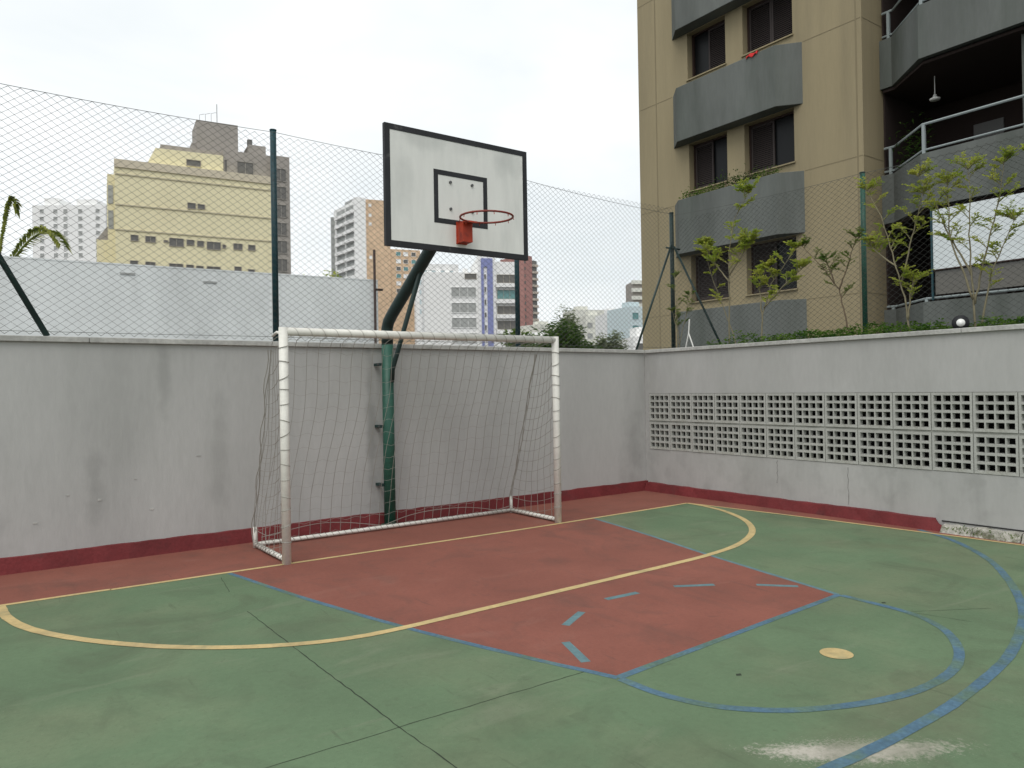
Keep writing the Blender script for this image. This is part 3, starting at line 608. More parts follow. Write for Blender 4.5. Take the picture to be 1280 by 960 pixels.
# ------------------------------------------------------------------ planting in the raised bed
def leaf_quads(m, p, d, L, w, rnd, droop=0.3, tilt=0.6):
    d = Vector(d).normalized(); side = d.cross(Vector((rnd.uniform(-tilt, tilt), rnd.uniform(-tilt, tilt), 1))).normalized(); nn = side.cross(d)
    a = Vector(p); b = a+d*L*.5-nn*(-L*.08); c = a+d*L-Vector((0, 0, L*droop*.5))
    o = len(m.v); m.v += [tuple(a), tuple(b+side*w*.5), tuple(c), tuple(b-side*w*.5)]; m.f.append((o, o+1, o+2, o+3))
def sapling(name, label, stems, seed, leaf, twig_len=0.28, density=9, leaf_len=0.042, r0=0.014, start=0.35, group=None, spread=1.0, stem_m=None):
    """stems: list of polylines; each stem throws twigs with paired leaflets"""
    rnd = random.Random(seed); base = stems[0][0]
    t = thing(name, label, 'plant', base, 0, group); inv = Vector(base)
    sm, lm = MB(), MB()
    for st in stems:
        P = []
        V = [Vector(q)-inv for q in st]
        for a, b in zip(V[:-1], V[1:]):
            for k in range(6): P.append(a.lerp(b, k/6)+Vector((rnd.uniform(-1, 1), rnd.uniform(-1, 1), 0))*.006)
        P.append(V[-1]); n_ = len(P)
        sm.tube(P, [r0*.8*(1-.78*i/(n_-1)) for i in range(n_)], 6)
        for q in range(int(density*1.7)):
            f = start+(1-start)*(q+rnd.random())/density; f = min(f, .995); i = int(f*(n_-1)); p = P[i].lerp(P[min(i+1, n_-1)], f*(n_-1)-i)
            ang = rnd.uniform(0, 6.283); d = Vector((math.cos(ang)*spread*.6, math.sin(ang)*spread, rnd.uniform(.5, 1.5))).normalized()
            L = twig_len*rnd.uniform(.5, 1.15)*(1.15-.5*f); tw = []
            for k in range(7):
                s_ = k/6; tw.append(p+d*L*s_+Vector((0, 0, -L*.25*s_*s_)))
            sm.tube(tw, [r0*.28*(1-.6*k/6)+.0012 for k in range(7)], 4, cap=False)
            sidev = d.cross(Vector((0, 0, 1))); sidev = sidev.normalized() if sidev.length > .01 else Vector((1, 0, 0))
            sprays = [(tw, d)]
            for k in (2, 3, 4, 5):
                sg = 1 if k % 2 else -1; d2 = (d*.7+sidev*sg*.8+Vector((0, 0, rnd.uniform(-.1, .4)))).normalized(); L2 = L*rnd.uniform(.3, .55)
                t2 = [tw[k]+d2*L2*q_/5+Vector((0, 0, -L2*.2*(q_/5)**2)) for q_ in range(6)]
                sm.tube(t2, .0011, 3, cap=False); sprays.append((t2, d2))
            for tw_, dv in sprays:
                sv = dv.cross(Vector((0, 0, 1))); sv = sv.normalized() if sv.length > .01 else Vector((1, 0, 0))
                for k in range(1, len(tw_)):
                    for sd_ in (-1, 1):
                        for rep in range(2):
                            if rnd.random() < .15: continue
                            dd = sv*sd_+dv*.6+Vector((rnd.uniform(-.5, .5), rnd.uniform(-.5, .5), rnd.uniform(-.3, .6))); sc = leaf_len*.58*rnd.uniform(.5, 1.4)
                            leaf_quads(lm, tw_[k]-(tw_[k]-tw_[k-1])*rep*.5, dd, sc, sc*.44*rnd.uniform(.7, 1.2), rnd, tilt=2.5)
    sm.build('stem', stem_m or M_stem, t, True); lm.build('foliage', leaf, t); return t
PB = 2.0
sapling('sapling', 'bright green sapling with upright leafy crown beside the fence corner post', [[(4.62,.06,PB),(4.60,.03,2.7),(4.60,.02,3.3),(4.60,-.08,3.75),(4.60,-.32,4.05)], [(4.60,.02,2.9),(4.58,.25,3.2),(4.6,.45,3.48)], [(4.60,.02,3.0),(4.6,-.2,3.25),(4.58,-.33,3.4)]], 1, M_leaf_y, .30, 10, .06)
sapling('sapling', 'bushy light green sapling in front of the lowest grey bay', [[(4.55,-.50,PB),(4.56,-.52,2.4),(4.58,-.65,2.8),(4.60,-1.0,3.2)], [(4.56,-.52,2.35),(4.6,-.45,2.8),(4.6,-.55,3.0)], [(4.56,-.55,2.5),(4.55,-.85,2.75),(4.6,-1.1,2.95)]], 2, M_leaf_y, .26, 9, .055)
sapling('sapling', 'thin crooked brown sapling with sparse leaves against the beige wall', [[(4.6,-1.70,PB),(4.6,-1.62,2.35),(4.6,-1.56,2.62),(4.6,-1.40,2.85),(4.6,-1.08,3.22)], [(4.6,-1.56,2.62),(4.6,-1.66,2.85),(4.6,-1.78,3.2)], [(4.6,-1.5,2.7),(4.58,-1.42,3.0)]], 3, M_leaf_m, .22, 8, .035, r0=.013, stem_m=M_trunk)
sapling('sapling', 'tall spindly sapling with feathery leaves close to the green fence post', [[(4.6,-2.38,PB),(4.6,-2.33,2.45),(4.6,-2.2,2.95),(4.6,-2.08,3.4),(4.6,-1.92,3.72)], [(4.6,-2.3,2.6),(4.6,-2.42,3.1),(4.6,-2.55,3.55)], [(4.6,-2.24,2.8),(4.6,-2.02,3.0),(4.6,-1.93,3.1)], [(4.6,-2.36,2.2),(4.6,-2.4,2.5),(4.6,-2.42,2.62)]], 4, M_leaf_y, .30, 11, .042)
sapling('sapling', 'large spreading sapling with fanned yellow green branches before the white blind', [[(4.6,-3.05,PB),(4.6,-3.02,2.5),(4.6,-3.0,2.95),(4.6,-3.02,3.4),(4.6,-3.0,3.7)], [(4.6,-3.03,2.35),(4.6,-2.85,2.9),(4.6,-2.68,3.4),(4.6,-2.5,3.75)], [(4.6,-3.04,2.3),(4.6,-3.15,2.8),(4.6,-3.28,3.3),(4.6,-3.33,3.68)], [(4.6,-3.1,2.05),(4.6,-3.2,2.6),(4.6,-3.42,3.1)], [(4.6,-3.02,2.6),(4.62,-2.8,3.05),(4.6,-2.8,3.6)]], 5, M_leaf_y, .30, 11, .045)
sapling('sapling', 'small pale wispy plant at the foot of the fence corner', [[(4.6,.92,PB),(4.6,.96,2.5),(4.6,1.0,3.1)], [(4.6,.93,2.1),(4.6,.8,2.5),(4.6,.72,2.8)], [(4.6,.93,2.2),(4.6,1.05,2.6)]], 6, M_leaf_m, .2, 7, .032, r0=.008)
sapling('sapling', 'leaning bare-stemmed sapling tied against the fence brace', [[(4.7,-.02,PB),(4.7,.15,2.45),(4.7,.38,3.0),(4.7,.5,3.35)]], 8, M_leaf_y, .22, 7, .05, r0=.012)
sapling('sapling', 'leafy young shoot growing beyond the white blind plant', [[(4.6,-3.95,PB),(4.6,-3.9,2.6),(4.6,-3.75,3.3),(4.6,-3.6,3.7)], [(4.6,-3.93,2.3),(4.6,-4.1,3.0)]], 9, M_leaf_y, .28, 10, .05)
# ground cover
rnd = random.Random(21); gc = MB()
for i in range(7000):
    y = rnd.uniform(-6.5, .3); 
    if y > -.6 and rnd.random() < .55: continue
    x = rnd.uniform(4.36, 4.9)
    if abs(y+2.98) < .17 and x < 4.56: continue
    hgt = (.05+.14*max(0, mnoise.noise(Vector((x*2, y*2.2, 0)))+.35))*rnd.random()
    a = rnd.uniform(0, 6.28); leaf_quads(gc, (x, y, 2.03+hgt), (math.cos(a), math.sin(a), rnd.uniform(.1, .9)), rnd.uniform(.03, .06), rnd.uniform(.02, .035), rnd)
tag(gc.build('ground_cover', leafmat('ground_cover_leaf', (0.04, 0.10, 0.022), (0.13, 0.21, 0.04))), 'low dark green ground cover leaves along the planter', 'ground cover', kind='stuff')
# weeds at the foot of the wall
gw = MB()
for i in range(500):
    y = rnd.uniform(-4.6, -2.95); x = rnd.uniform(4.04, 4.17); a = rnd.uniform(0, 6.28)
    leaf_quads(gw, (x, y, rnd.uniform(.01, .06)), (math.cos(a)*.6, math.sin(a)*.6, 1), rnd.uniform(.015, .045), .008, rnd)
tag(gw.build('weeds', M_leaf_m), 'short weeds growing in the broken kerb at the wall foot', 'weeds', kind='stuff')
# round garden spotlight
sp_ = thing('garden_spotlight', 'small round black garden spotlight with white lens in the planter', 'spotlight', (4.50, -2.94, 2.02))
dirv = Vector((-.8, -.5, .1)).normalized(); c0 = Vector((0, 0, .085))
MB().tube([c0+dirv*-.07, c0+dirv*-.04, c0, c0+dirv*.035], [.03, .06, .078, .08], 20).build('housing', M_black, sp_, True)
MB().tube([c0+dirv*.034, c0+dirv*.040], .040, 20).build('lens', M_lens, sp_, True)
MB().tube([(0, 0, -.03), tuple(c0-dirv*.03)], .012, 8).build('stake', M_black, sp_, True)
# white forked stake
wp = thing('forked_stake', 'white painted forked stake standing in the planter by the corner post', 'stake', (4.6, .75, 2.0))
MB().tube([(0, 0, .25), (0, -.02, .46)], .010, 6).build('shaft', M_whitepl, wp)
for s in (-1, 1): MB().tube([(0, 0, .26), (.02, s*.09, 0.0)], .010, 6).build('leg', M_whitepl, wp)

# ------------------------------------------------------------------ beige apartment building on the right
bd = thing('apartment_building', 'beige apartment block with grey window bays and balconies', 'building', (0, 0, 0))
FXB = 12.6; ZB, ZTP = -3.0, 18.2
LEV = [-1.05, 2.05, 5.15, 8.27, 11.37, 14.47]           # undersides of bays and balconies
YW = [(4.24, 5.69), (6.24, 7.54)]
w = MB()
w.box(FXB, 24, 7.54, 9.44, ZB, ZTP)
w.box(FXB, 24, 2.5, 4.24, ZB, ZTP)
w.box(FXB, FXB+.5, 5.69, 6.24, ZB, ZTP)
for L in LEV:
    for (a, b) in YW: w.box(FXB, FXB+.42, a, b, L-.02, L+1.78)
for (a, b) in YW: w.box(FXB, FXB+.42, a, b, 17.57, ZTP)
w.box(13.9, 24, 4.24, 7.54, ZB, ZTP)
w.box(FXB, 24, 2.5, 9.44, ZTP, ZTP+.25)
w.build('wall', M_beige, bd)
rm = MB()
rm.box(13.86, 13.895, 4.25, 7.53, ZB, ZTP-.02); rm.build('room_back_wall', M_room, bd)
for L in LEV:
    MB().prism([(FXB+.01, 3.98), (12.2, 4.48), (12.2, 7.62), (FXB+.01, 8.10)], L, L+1.5).build('window_bay', M_bay, bd, bevel=.012)
jm = MB()
for L in LEV[1:]:
    jm.box(FXB-.004, FXB+.01, 2.52, 3.97, L+1.48, L+1.50); jm.box(FXB-.004, FXB+.01, 8.12, 9.43, L+1.48, L+1.50)
    jm.box(FXB+.02, 14, 2.496, 2.51, L+1.48, L+1.50)
for yy in (8.72, 2.62): jm.box(FXB-.0045, FXB+.01, yy, yy+.035, ZB, ZTP-.05)
jm.build('wall_joint', M_beige_j, bd)
def shutter(a, b, z0, z1, x):
    m = MB(); m.box(x, x+.04, a, a+.05, z0, z1); m.box(x, x+.04, b-.05, b, z0, z1); m.box(x, x+.04, a+.05, b-.05, z1-.05, z1); m.box(x, x+.04, a+.05, b-.05, z0, z0+.06)
    z = z0+.065
    while z < z1-.06:
        m.add([(x+.004, a+.05, z), (x+.004, b-.05, z), (x+.036, b-.05, z+.045), (x+.036, a+.05, z+.045)], [(0, 1, 2, 3)]); z += .05
    return m
# which halves hold a closed shutter: ('n' nearer half / 'f' farther half)
PAT = {0: ('fn', 'f'), 1: ('fn', 'f'), 2: ('f', 'f'), 3: ('n', 'fn'), 4: ('f', 'n'), 5: ('fn', 'f')}
for i, L in enumerate(LEV):
    z0 = L+1.78; z1 = (LEV[i+1] if i+1 < len(LEV) else 17.59)-.02
    for k, (a, b) in enumerate(YW):
        wf = MB(); X = FXB+.20
        wf.box(X, X+.10, a+.001, a+.05, z0+.001, z1-.001); wf.box(X, X+.10, b-.05, b-.001, z0+.001, z1-.001); wf.box(X, X+.10, a+.05, b-.05, z0+.001, z0+.05); wf.box(X, X+.10, a+.05, b-.05, z1-.05, z1-.001)
        wo_ = wf.build('window', M_frame_dk, bd); mid = (a+b)/2
        MB().box(X+.075, X+.085, a+.05, b-.05, z0+.05, z1-.05).build('pane', M_glass_dk, wo_)
        for hf in PAT[i][1-k]:
            (p, q) = (a+.055, mid+.08) if hf == 'n' else (mid-.02, b-.055)
            if len(PAT[i][1-k]) == 2: (p, q) = (a+.055, mid-.003) if hf == 'n' else (mid+.003, b-.055)
            shutter(p, q, z0+.055, z1-.055, X+.015).build('shutter', M_louvre, wo_)
        MB().box(FXB-.05, FXB+.19, a-.03, b+.03, z0-.035, z0-.002).build('sill', M_beige, wo_)
# balcony stack
BP = [(13.35, 2.497), (13.35, 2.22), (12.4, 1.17), (12.4, -9.0)]
BPi = [(13.47, 2.497), (13.47, 2.17), (12.52, 1.12), (12.52, -9.0)]
for L in LEV:
    b = MB()
    for (o0, o1, i0, i1) in [(BP[k], BP[k+1], BPi[k], BPi[k+1]) for k in range(3)]: b.prism([o0, o1, i1, i0], L, L+1.12)
    bo = b.build('balcony', M_bay, bd)
    MB().prism([(13.46, 2.495), (13.46, 2.17), (12.51, 1.12), (12.51, -9.0), (24, -9.0), (24, 2.495)], L+.02, L+.17).build('balcony_slab', M_bay, bo)
    def railing(z, nm='railing'):
        r = MB(); pts = [(13.40, 2.45), (13.40, 2.20), (12.46, 1.15), (12.46, -8.9)]
        for zz, rr in (((z+.62, .028), (z+.08, .022)) if L != LEV[1] else ((z+.07, .026),)): r.tube([(x, y, zz) for x, y in pts], rr, 6)
        for (x, y) in [(13.40, 2.30), (12.46, 1.12), (12.46, -.78), (12.46, -2.7), (12.46, -4.6), (12.46, -6.5)]: r.box(x-.03, x+.03, y-.03, y+.03, z, z+(.61 if L != LEV[1] else .06))
        return r.build(nm, M_rail, bo)
    railing(L+1.12)
    # room behind the balcony
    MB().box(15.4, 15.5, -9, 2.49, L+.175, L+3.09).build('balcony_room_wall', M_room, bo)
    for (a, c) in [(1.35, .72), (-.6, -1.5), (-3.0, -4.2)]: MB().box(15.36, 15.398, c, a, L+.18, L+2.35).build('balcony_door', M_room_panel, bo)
    MB().box(13.48, 15.39, 2.46, 2.494, L+.175, L+3.09).build('balcony_side_wall', M_room, bo)  # dark panel over the beige return, balcony shade put into its colour
    MB().prism([(13.40, 2.455), (13.40, 2.19), (12.56, 1.16), (12.56, -9.0), (15.39, -9.0), (15.39, 2.455)], L+3.04, L+3.10).build('balcony_ceiling', M_room, bo)  # ceiling panel near black so its colour carries the soffit shade
    MB().box(12.75, 13.1, -1.35, -.60, L+.175, L+3.035).build('column', M_bay, bo)
MB().box(15.5, 24, -9, 2.49, ZB, ZTP).build('core_wall', M_beige, bd)
MB().box(12.4, 24, -9, 2.49, 17.62, ZTP+.2).build('roof_slab', M_bay, bd)
# white roller blind and smoked glass on the balcony above the lowest visible parapet
bl = MB().box(12.40, 12.415, -3.6, .95, 3.80, 5.05).build('roller_blind', M_blind, bd)
MB().tube([(12.405, -3.6, 3.80), (12.405, .95, 3.80)], .02, 8).build('blind_bar', M_frame_dk, bl)
MB().box(12.43, 12.445, -3.6, .93, 3.30, 3.78).build('smoked_panel', M_smoke, bd)
MB().box(12.385, 12.425, .955, .99, 3.19, 5.14).build('blind_post', M_teal_metal, bd)
# hanging lamp, bay plants, red cloth
hl = thing('hanging_lamp', 'small white lamp hanging from the balcony ceiling', 'lamp', (13.4, 1.31, 8.28))
MB().tube([(0, 0, -.52), (0, 0, 0.0)], .010, 6).build('cord', M_whitepl, hl)
MB().tube([(0, 0, -.62), (0, 0, -.585), (0, 0, -.56), (0, 0, -.50)], [.10, .11, .05, .03], 14).build('lamp_shade', M_whitepl, hl, True)
rnd = random.Random(5)
for k, (yy, hh, lf, lab) in enumerate([(7.3, .22, M_leaf_m, 'trailing yellowish plant at the far end of the planted bay'), (6.65, .22, M_leaf_m, 'low leafy plant on the bay under the left shutters'), (6.0, .34, M_leaf_d, 'dark round plant on the bay below the wall pier'), (5.45, .30, M_leaf_d, 'dark leafy plant on the bay under the right shutter'), (4.85, .24, M_leaf_m, 'pale bushy plant at the near end of the planted bay')]):
    t = thing('bay_plant', lab, 'plant', (12.36, yy, 6.645)); lm, sm = MB(), MB()
    for s in range(6):
        q = (rnd.uniform(-.06, .10), rnd.uniform(-.28, .28), rnd.uniform(.5, 1)*hh); sm.tube([(0, q[1]*.4, 0), q], .006, 4)
    for i in range(170):
        p = (rnd.gauss(0, .06), rnd.uniform(-.33, .33), abs(rnd.gauss(0, .5))*hh); a = rnd.uniform(0, 6.28)
        leaf_quads(lm, p, (math.cos(a), math.sin(a), rnd.uniform(0, 1)), rnd.uniform(.05, .10), rnd.uniform(.03, .05), rnd)
    sm.build('stem', M_trunk, t); lm.build('foliage', lf, t)
t = thing('balcony_plant', 'dark potted plant in the corner of the railed balcony', 'plant', (13.62, 1.80, 5.325)); lm, sm = MB(), MB()
MB().tube([(0, 0, 0), (0, 0, .40)], [.16, .21], 14).build('pot', M_bay, t)
for i in range(360):
    p = Vector((rnd.gauss(-.05, .20), rnd.gauss(0, .22), 1.2+rnd.gauss(0, .38))); a = rnd.uniform(0, 6.28)
    leaf_quads(lm, p, (math.cos(a), math.sin(a), rnd.uniform(-.4, .8)), rnd.uniform(.08, .2), rnd.uniform(.03, .05), rnd)
for s in range(7): sm.tube([(0, 0, .3), (rnd.uniform(-.2, .2), rnd.uniform(-.25, .25), rnd.uniform(.9, 1.4))], .012, 5)
sm.build('stem', M_trunk, t); lm.build('foliage', M_leaf_d, t)
cl = MB(); vs = []
for i in range(9):
    for j in range(5): vs.append((12.17+.08*j/4+(0.0), 4.95+.34*i/8, 9.775+.03*math.sin(i*1.3+j)+(-.05 if j == 0 else 0)))
cl.add(vs, [(i*5+j, i*5+j+1, i*5+j+6, i*5+j+5) for i in range(8) for j in range(4)])
c2 = [(x, y, z+.018) for x, y, z in vs]; cl.add(c2, [(i*5+j+5, i*5+j+6, i*5+j+1, i*5+j) for i in range(8) for j in range(4)])
tag(cl.build('red_cloth', M_redcloth), 'small red cloth left on the top edge of a grey bay', 'cloth')

# ------------------------------------------------------------------ neighbouring wall, its pipe and plants behind it
A, B = Vector((3.30, 8.14)), Vector((-12.0, 9.37)); ang = math.atan2((A-B).y, (A-B).x)
nw = thing('neighbour_wall', 'long pale blue grey rendered wall beyond the fence', 'wall', (B.x, B.y, -3.0), ang)
LN = (A-B).length
MB().box(0, LN, 0, .25, 0, 6.84).build('wall_face', M_nwall, nw)
MB().box(-.004, LN+.004, -.004, .254, 6.842, 6.87).build('coping', M_nwall, nw)
for u, z in [(LN-4.75, 6.69), (LN-3.35, 6.62)]: MB().box(u-.14, u+.10, -.012, .02, z-.018, z+.018).build('vent', M_greyb, nw)
pp = thing('drain_pipe', 'thin dark pipe standing at the end of the pale wall', 'pipe', (3.19, 8.06, -3.0))
MB().tube([(0, 0, 0), (0, 0, 7.49)], .028, 8).build('pipe', M_frame_dk, pp, True)
MB().tube([(0, 0, 6.65), (.18, 0, 6.65)], .025, 8).build('elbow', M_frame_dk, pp, True)
def bush(name, label, center, rad, nleaf, size, leafm, seed, cat='shrub', trunk=None, clumps=14, group=None):
    """crown of leaf faces in uneven clumps; center in world, thing origin at trunk foot"""
    rnd = random.Random(seed); foot = (center[0], center[1], trunk if trunk is not None else center[2]-rad[2])
    t = thing(name, label, cat, foot, 0, group); c0 = Vector(center)-Vector(foot)
    cl = []
    for i in range(clumps):
        d = Vector((rnd.gauss(0, 1), rnd.gauss(0, 1), rnd.gauss(0, 1))).normalized()*(rnd.random()**.4)
        cl.append((c0+Vector((d.x*rad[0]*.75, d.y*rad[1]*.75, d.z*rad[2]*.75)), rnd.uniform(.28, .5)))
    lm, sm = MB(), MB()
    for i in range(nleaf):
        c, k = cl[rnd.randrange(clumps)]
        d = Vector((rnd.gauss(0, 1), rnd.gauss(0, 1), rnd.gauss(0, 1))).normalized()*(rnd.random()**.45)
        p = c+Vector((d.x*rad[0]*k, d.y*rad[1]*k, d.z*rad[2]*k)); a = rnd.uniform(0, 6.28)
        leaf_quads(lm, p, (math.cos(a), math.sin(a), rnd.uniform(-.5, .8)), size*rnd.uniform(.6, 1.4), size*.6*rnd.uniform(.6, 1.3), rnd)
    r = max(.03, rad[0]*.07)
    sm.tube([(0, 0, 0), tuple(c0*.5+Vector((r, 0, 0))), tuple(c0)], [r*1.4, r, r*.5], 8)
    for c, k in cl: sm.tube([tuple(c0*.62), tuple(c0*.5+c*.5), tuple(c)], [r*.5, r*.35, r*.12], 5, cap=False)
    sm.build('trunk', M_trunk, t, True); lm.build('crown', leafm, t); return t
bush('shrub', 'yellow green shrub showing above the pale wall near its end', (3.13, 10.1, 3.95), (.45, .4, .42), 700, .09, M_leaf_y, 31, trunk=-3.0)
bush('shrub', 'thin light green shrub tip above the pale wall by the fence post', (2.4, 10.6, 3.95), (.35, .35, .42), 400, .09, M_leaf_y, 32, trunk=-3.0)
bush('tree', 'dense dark green tree right behind the wall beside the goal', (12.3, 12.7, 2.45), (2.7, 2.2, 1.55), 12000, .15, M_leaf_d, 33, 'tree', trunk=-3.0, clumps=22)
bush('shrub', 'low dark green bush beside the dense dark tree behind the wall', (13.15, 12.1, 2.15), (1.25, 1.1, 1.0), 4500, .14, M_leaf_d, 37, trunk=-3.0, clumps=16)
bush('tree', 'mottled olive tree seen under the goal crossbar behind the wall', (23.6, 29.3, 3.4), (2.6, 1.6, 1.9), 3800, .26, M_leaf_m, 34, 'tree', trunk=-3.0, clumps=18)
bush('tree', 'tall greyish tree rising above the distant pale houses', (54.3, 62.5, 7.0), (3.2, 2.4, 4.2), 4500, .38, M_leaf_far, 35, 'tree', trunk=-3.0, clumps=26)
bush('tree', 'rounded greyish green tree before the white distant houses', (39.0, 38.6, 4.2), (1.6, 1.4, 2.0), 2500, .28, M_leaf_far, 36, 'tree', trunk=-3.0, clumps=14)
# palm behind the wall at the left
pm = thing('palm_tree', 'palm with arching yellow green fronds behind the pale wall', 'palm', (-3.35, 11.6, -3.0))
MB().tube([(0, 0, 0), (.05, 0, 3.4), (0, 0, 6.7)], [.17, .14, .11], 10).build('trunk', M_trunk, pm, True)
rnd = random.Random(41)
def frond(az, L, rise, drop, width):
    m = MB(); d = Vector((math.cos(az), math.sin(az), 0)); side = Vector((-d.y, d.x, 0)); pts = []
    for k in range(22):
        s_ = k/21; pts.append(Vector((0, 0, 6.65))+d*L*s_*(1-.15*s_)+Vector((0, 0, rise*math.sin(s_*2.0)-drop*s_*s_)))
    m.tube(pts, [.02*(1-.85*k/21)+.002 for k in range(22)], 5, cap=False)
    for k in range(2, 22):
        for sg in (-1, 1):
            for q in range(4):
                p = pts[k]-(pts[k]-pts[k-1])*.25*q; ll = width*(math.sin(k/21*2.6)+.25)*rnd.uniform(.85, 1.1)
                leaf_quads(m, p, side*sg+(pts[k]-pts[k-1]).normalized()*.7+Vector((0, 0, .25)), ll*1.25, .05, rnd, droop=.6)
    return m
for k in range(9): frond(k*.70+.15, rnd.uniform(1.2, 1.6), rnd.uniform(.30, .55), rnd.uniform(.45, .9), .30).build('frond', M_palm, pm)
frond(-.59, 1.5, 1.25, .26, .30).build('frond', M_palm, pm)
frond(-.3, .45, 1.85, .12, .16).build('frond', M_palm, pm)

# ------------------------------------------------------------------ city behind
def tower(name, label, A, ang, cat='building'):
    return thing(name, label, cat, (A[0], A[1], -3.0), ang)
def Z(z): return z+3.0
def window(t, u0, u1, z0, z1, y=0.0, fm=None, gm=None, fr=.07, mull=0):
    """frame proud of the wall with the pane set back inside it"""
    m = MB(); z0, z1 = Z(z0), Z(z1); d = .10
    m.box(u0-fr, u1+fr, y-d, y+.02, z1, z1+fr); m.box(u0-fr, u1+fr, y-d, y+.02, z0-fr, z0); m.box(u0-fr, u0, y-d, y+.02, z0, z1); m.box(u1, u1+fr, y-d, y+.02, z0, z1)
    for q in range(mull): uu = u0+(u1-u0)*(q+1)/(mull+1); m.box(uu-.03, uu+.03, y-d*.7, y+.02, z0, z1)
    o = m.build('window', fm or M_winf, t); MB().box(u0, u1, y-.025, y+.01, z0, z1).build('pane', gm or M_win, o); return o
# --- yellow stepped building
t = tower('apartment_building', 'yellow stepped building with taupe rooftop tower above the pale wall', (10.22, 91.76), -0.124)
MB().box(0, 17.93, 0, 14, 0, Z(29.1)).build('wall', M_yellowb, t)
MB().box(-.76, -.001, 1.2, 10, 0, Z(27.6)).build('wall', M_yellowb, t)
MB().box(-1.95, -.761, 2.0, 9, 0, Z(19.9)).build('wall', M_yellowb, t)
MB().add([(-1.95,2,Z(19.9)),(-.76,2,Z(19.9)),(-.76,2,Z(21.6)),(-1.95,9,Z(19.9)),(-.76,9,Z(19.9)),(-.76,9,Z(21.6))], [(0,1,2),(3,5,4),(0,2,5,3)]).build('sloped_roof', M_taupe, t)
for z in (24.1, 21.1): MB().box(-.70, -.15, 1.16, 1.22, Z(z), Z(z+2.2)).build('balcony_opening', M_greyb, t)
for z, m in [(27.35, M_shadow_line), (23.75, M_shadow_line), (20.8, M_shadow_line)]:
    MB().box(-.001, 17.935, -.10, .01, Z(z), Z(z)+.16).build('string_course', m, t)  # ledges whose grey colour paints in the facade's shadow lines
MB().box(-.05, 17.95, -.16, -.005, Z(28.2), Z(29.15)).build('parapet_band', mat('pinkish_grey_band', (0.58, 0.52, 0.40), .9), t)
for r in [(1.64,2.35,19.7,20.32),(3.2,4.22,19.68,20.3),(5.18,5.58,19.82,19.96),(5.79,7.31,19.4,20.29),(7.73,8.49,19.67,20.23),(8.92,9.6,19.6,20.19),(10.03,11.55,19.31,20.18),(11.84,12.16,19.58,19.92),(13.14,14.12,19.52,20.2),(14.91,15.68,19.55,20.15),
          (1.54,2.28,16.6,17.28),(3.16,4.15,16.6,17.23),(5.75,7.21,16.3,17.2),(7.65,8.41,16.55,17.17),(8.77,9.52,16.5,17.1),(9.99,11.47,16.3,17.12),(13.22,13.98,16.4,17.3),(14.86,15.57,16.5,17.06),
          (7.89,8.72,24.14,24.77),(9.04,9.77,24.21,24.71)]:
    window(t, *r, mull=1 if r[1]-r[0] > .9 else 0)
MB().extrude_y([(3.38, Z(29.1)), (12.2, Z(29.1)), (12.2, Z(31.5)), (4.44, Z(31.4))], 1.2, 9).build('penthouse_wall', M_yellowb, t)
window(t, 7.95, 9.5, 29.75, 30.42, 1.2)
MB().box(5.1, 18.2, 2.4, 10, Z(29.1), Z(32.3)).build('roof_storey', M_taupe, t)
MB().box(12.21, 18.1, 1.3, 2.39, Z(29.1), Z(32.28)).build('roof_storey', M_taupe, t)
window(t, 13.9, 15.85, 29.3, 31.0, 1.3, fm=M_taupe_l, mull=1); window(t, 12.35, 12.65, 29.3, 31.0, 1.3, fm=M_taupe)
MB().box(9.3, 14.3, 3.0, 8, Z(32.3), Z(36.2)).build('lift_tower', M_taupe, t)
MB().box(8.7, 9.29, 3.2, 8, Z(32.3), Z(33.2)).build('lift_tower', M_taupe, t)
MB().box(15.5, 17.7, 2.6, 6, Z(32.3), Z(33.8)).build('chimney', M_taupe, t)
MB().tube([(15.75, 3, Z(33.8)), (15.75, 3, Z(34.5))], .35, 10).build('vent_pipe', M_win, t)
MB().tube([(11.9, 4, Z(36.2)), (11.9, 4, Z(38.9))], .05, 5).build('antenna', M_greyb, t)
for q in range(3): MB().tube([(9.8+q*.7, 4, Z(36.2)), (9.8+q*.7, 4, Z(37.2+.2*q)), (10.4+q*.7, 4, Z(37.4+.2*q))], .035, 4).build('antenna', M_greyb, t)
MB().box(17.94, 20.3, .6, 13, 0, Z(32.2)).build('side_wing', M_taupe, t)
for k in range(6):
    z = 17.2+k*2.35; window(t, 18.5, 19.8, z, z+1.55, .6, fm=M_taupe_l, mull=1)
# --- far white tower at the left
t = tower('tower_block', 'slim white tower with columns of small windows beside the yellow building', (14.3, 300.74), -0.582)
MB().box(0, 24.9, 0, 18, 0, Z(67.5)).build('wall', M_whiteb, t)
MB().box(3, 8, 2, 10, Z(67.5), Z(70.5)).build('roof_box', M_whiteb, t); MB().box(14, 21, 2, 10, Z(67.5), Z(70)).build('roof_box', M_whiteb, t)
for u in (2.6, 7.2, 10.6, 15.6, 21.5):
    for k in range(9): z = 44.3+k*2.55; window(t, u, u+1.35, z, z+1.35, fm=M_whiteb, gm=M_greyb, fr=.1)
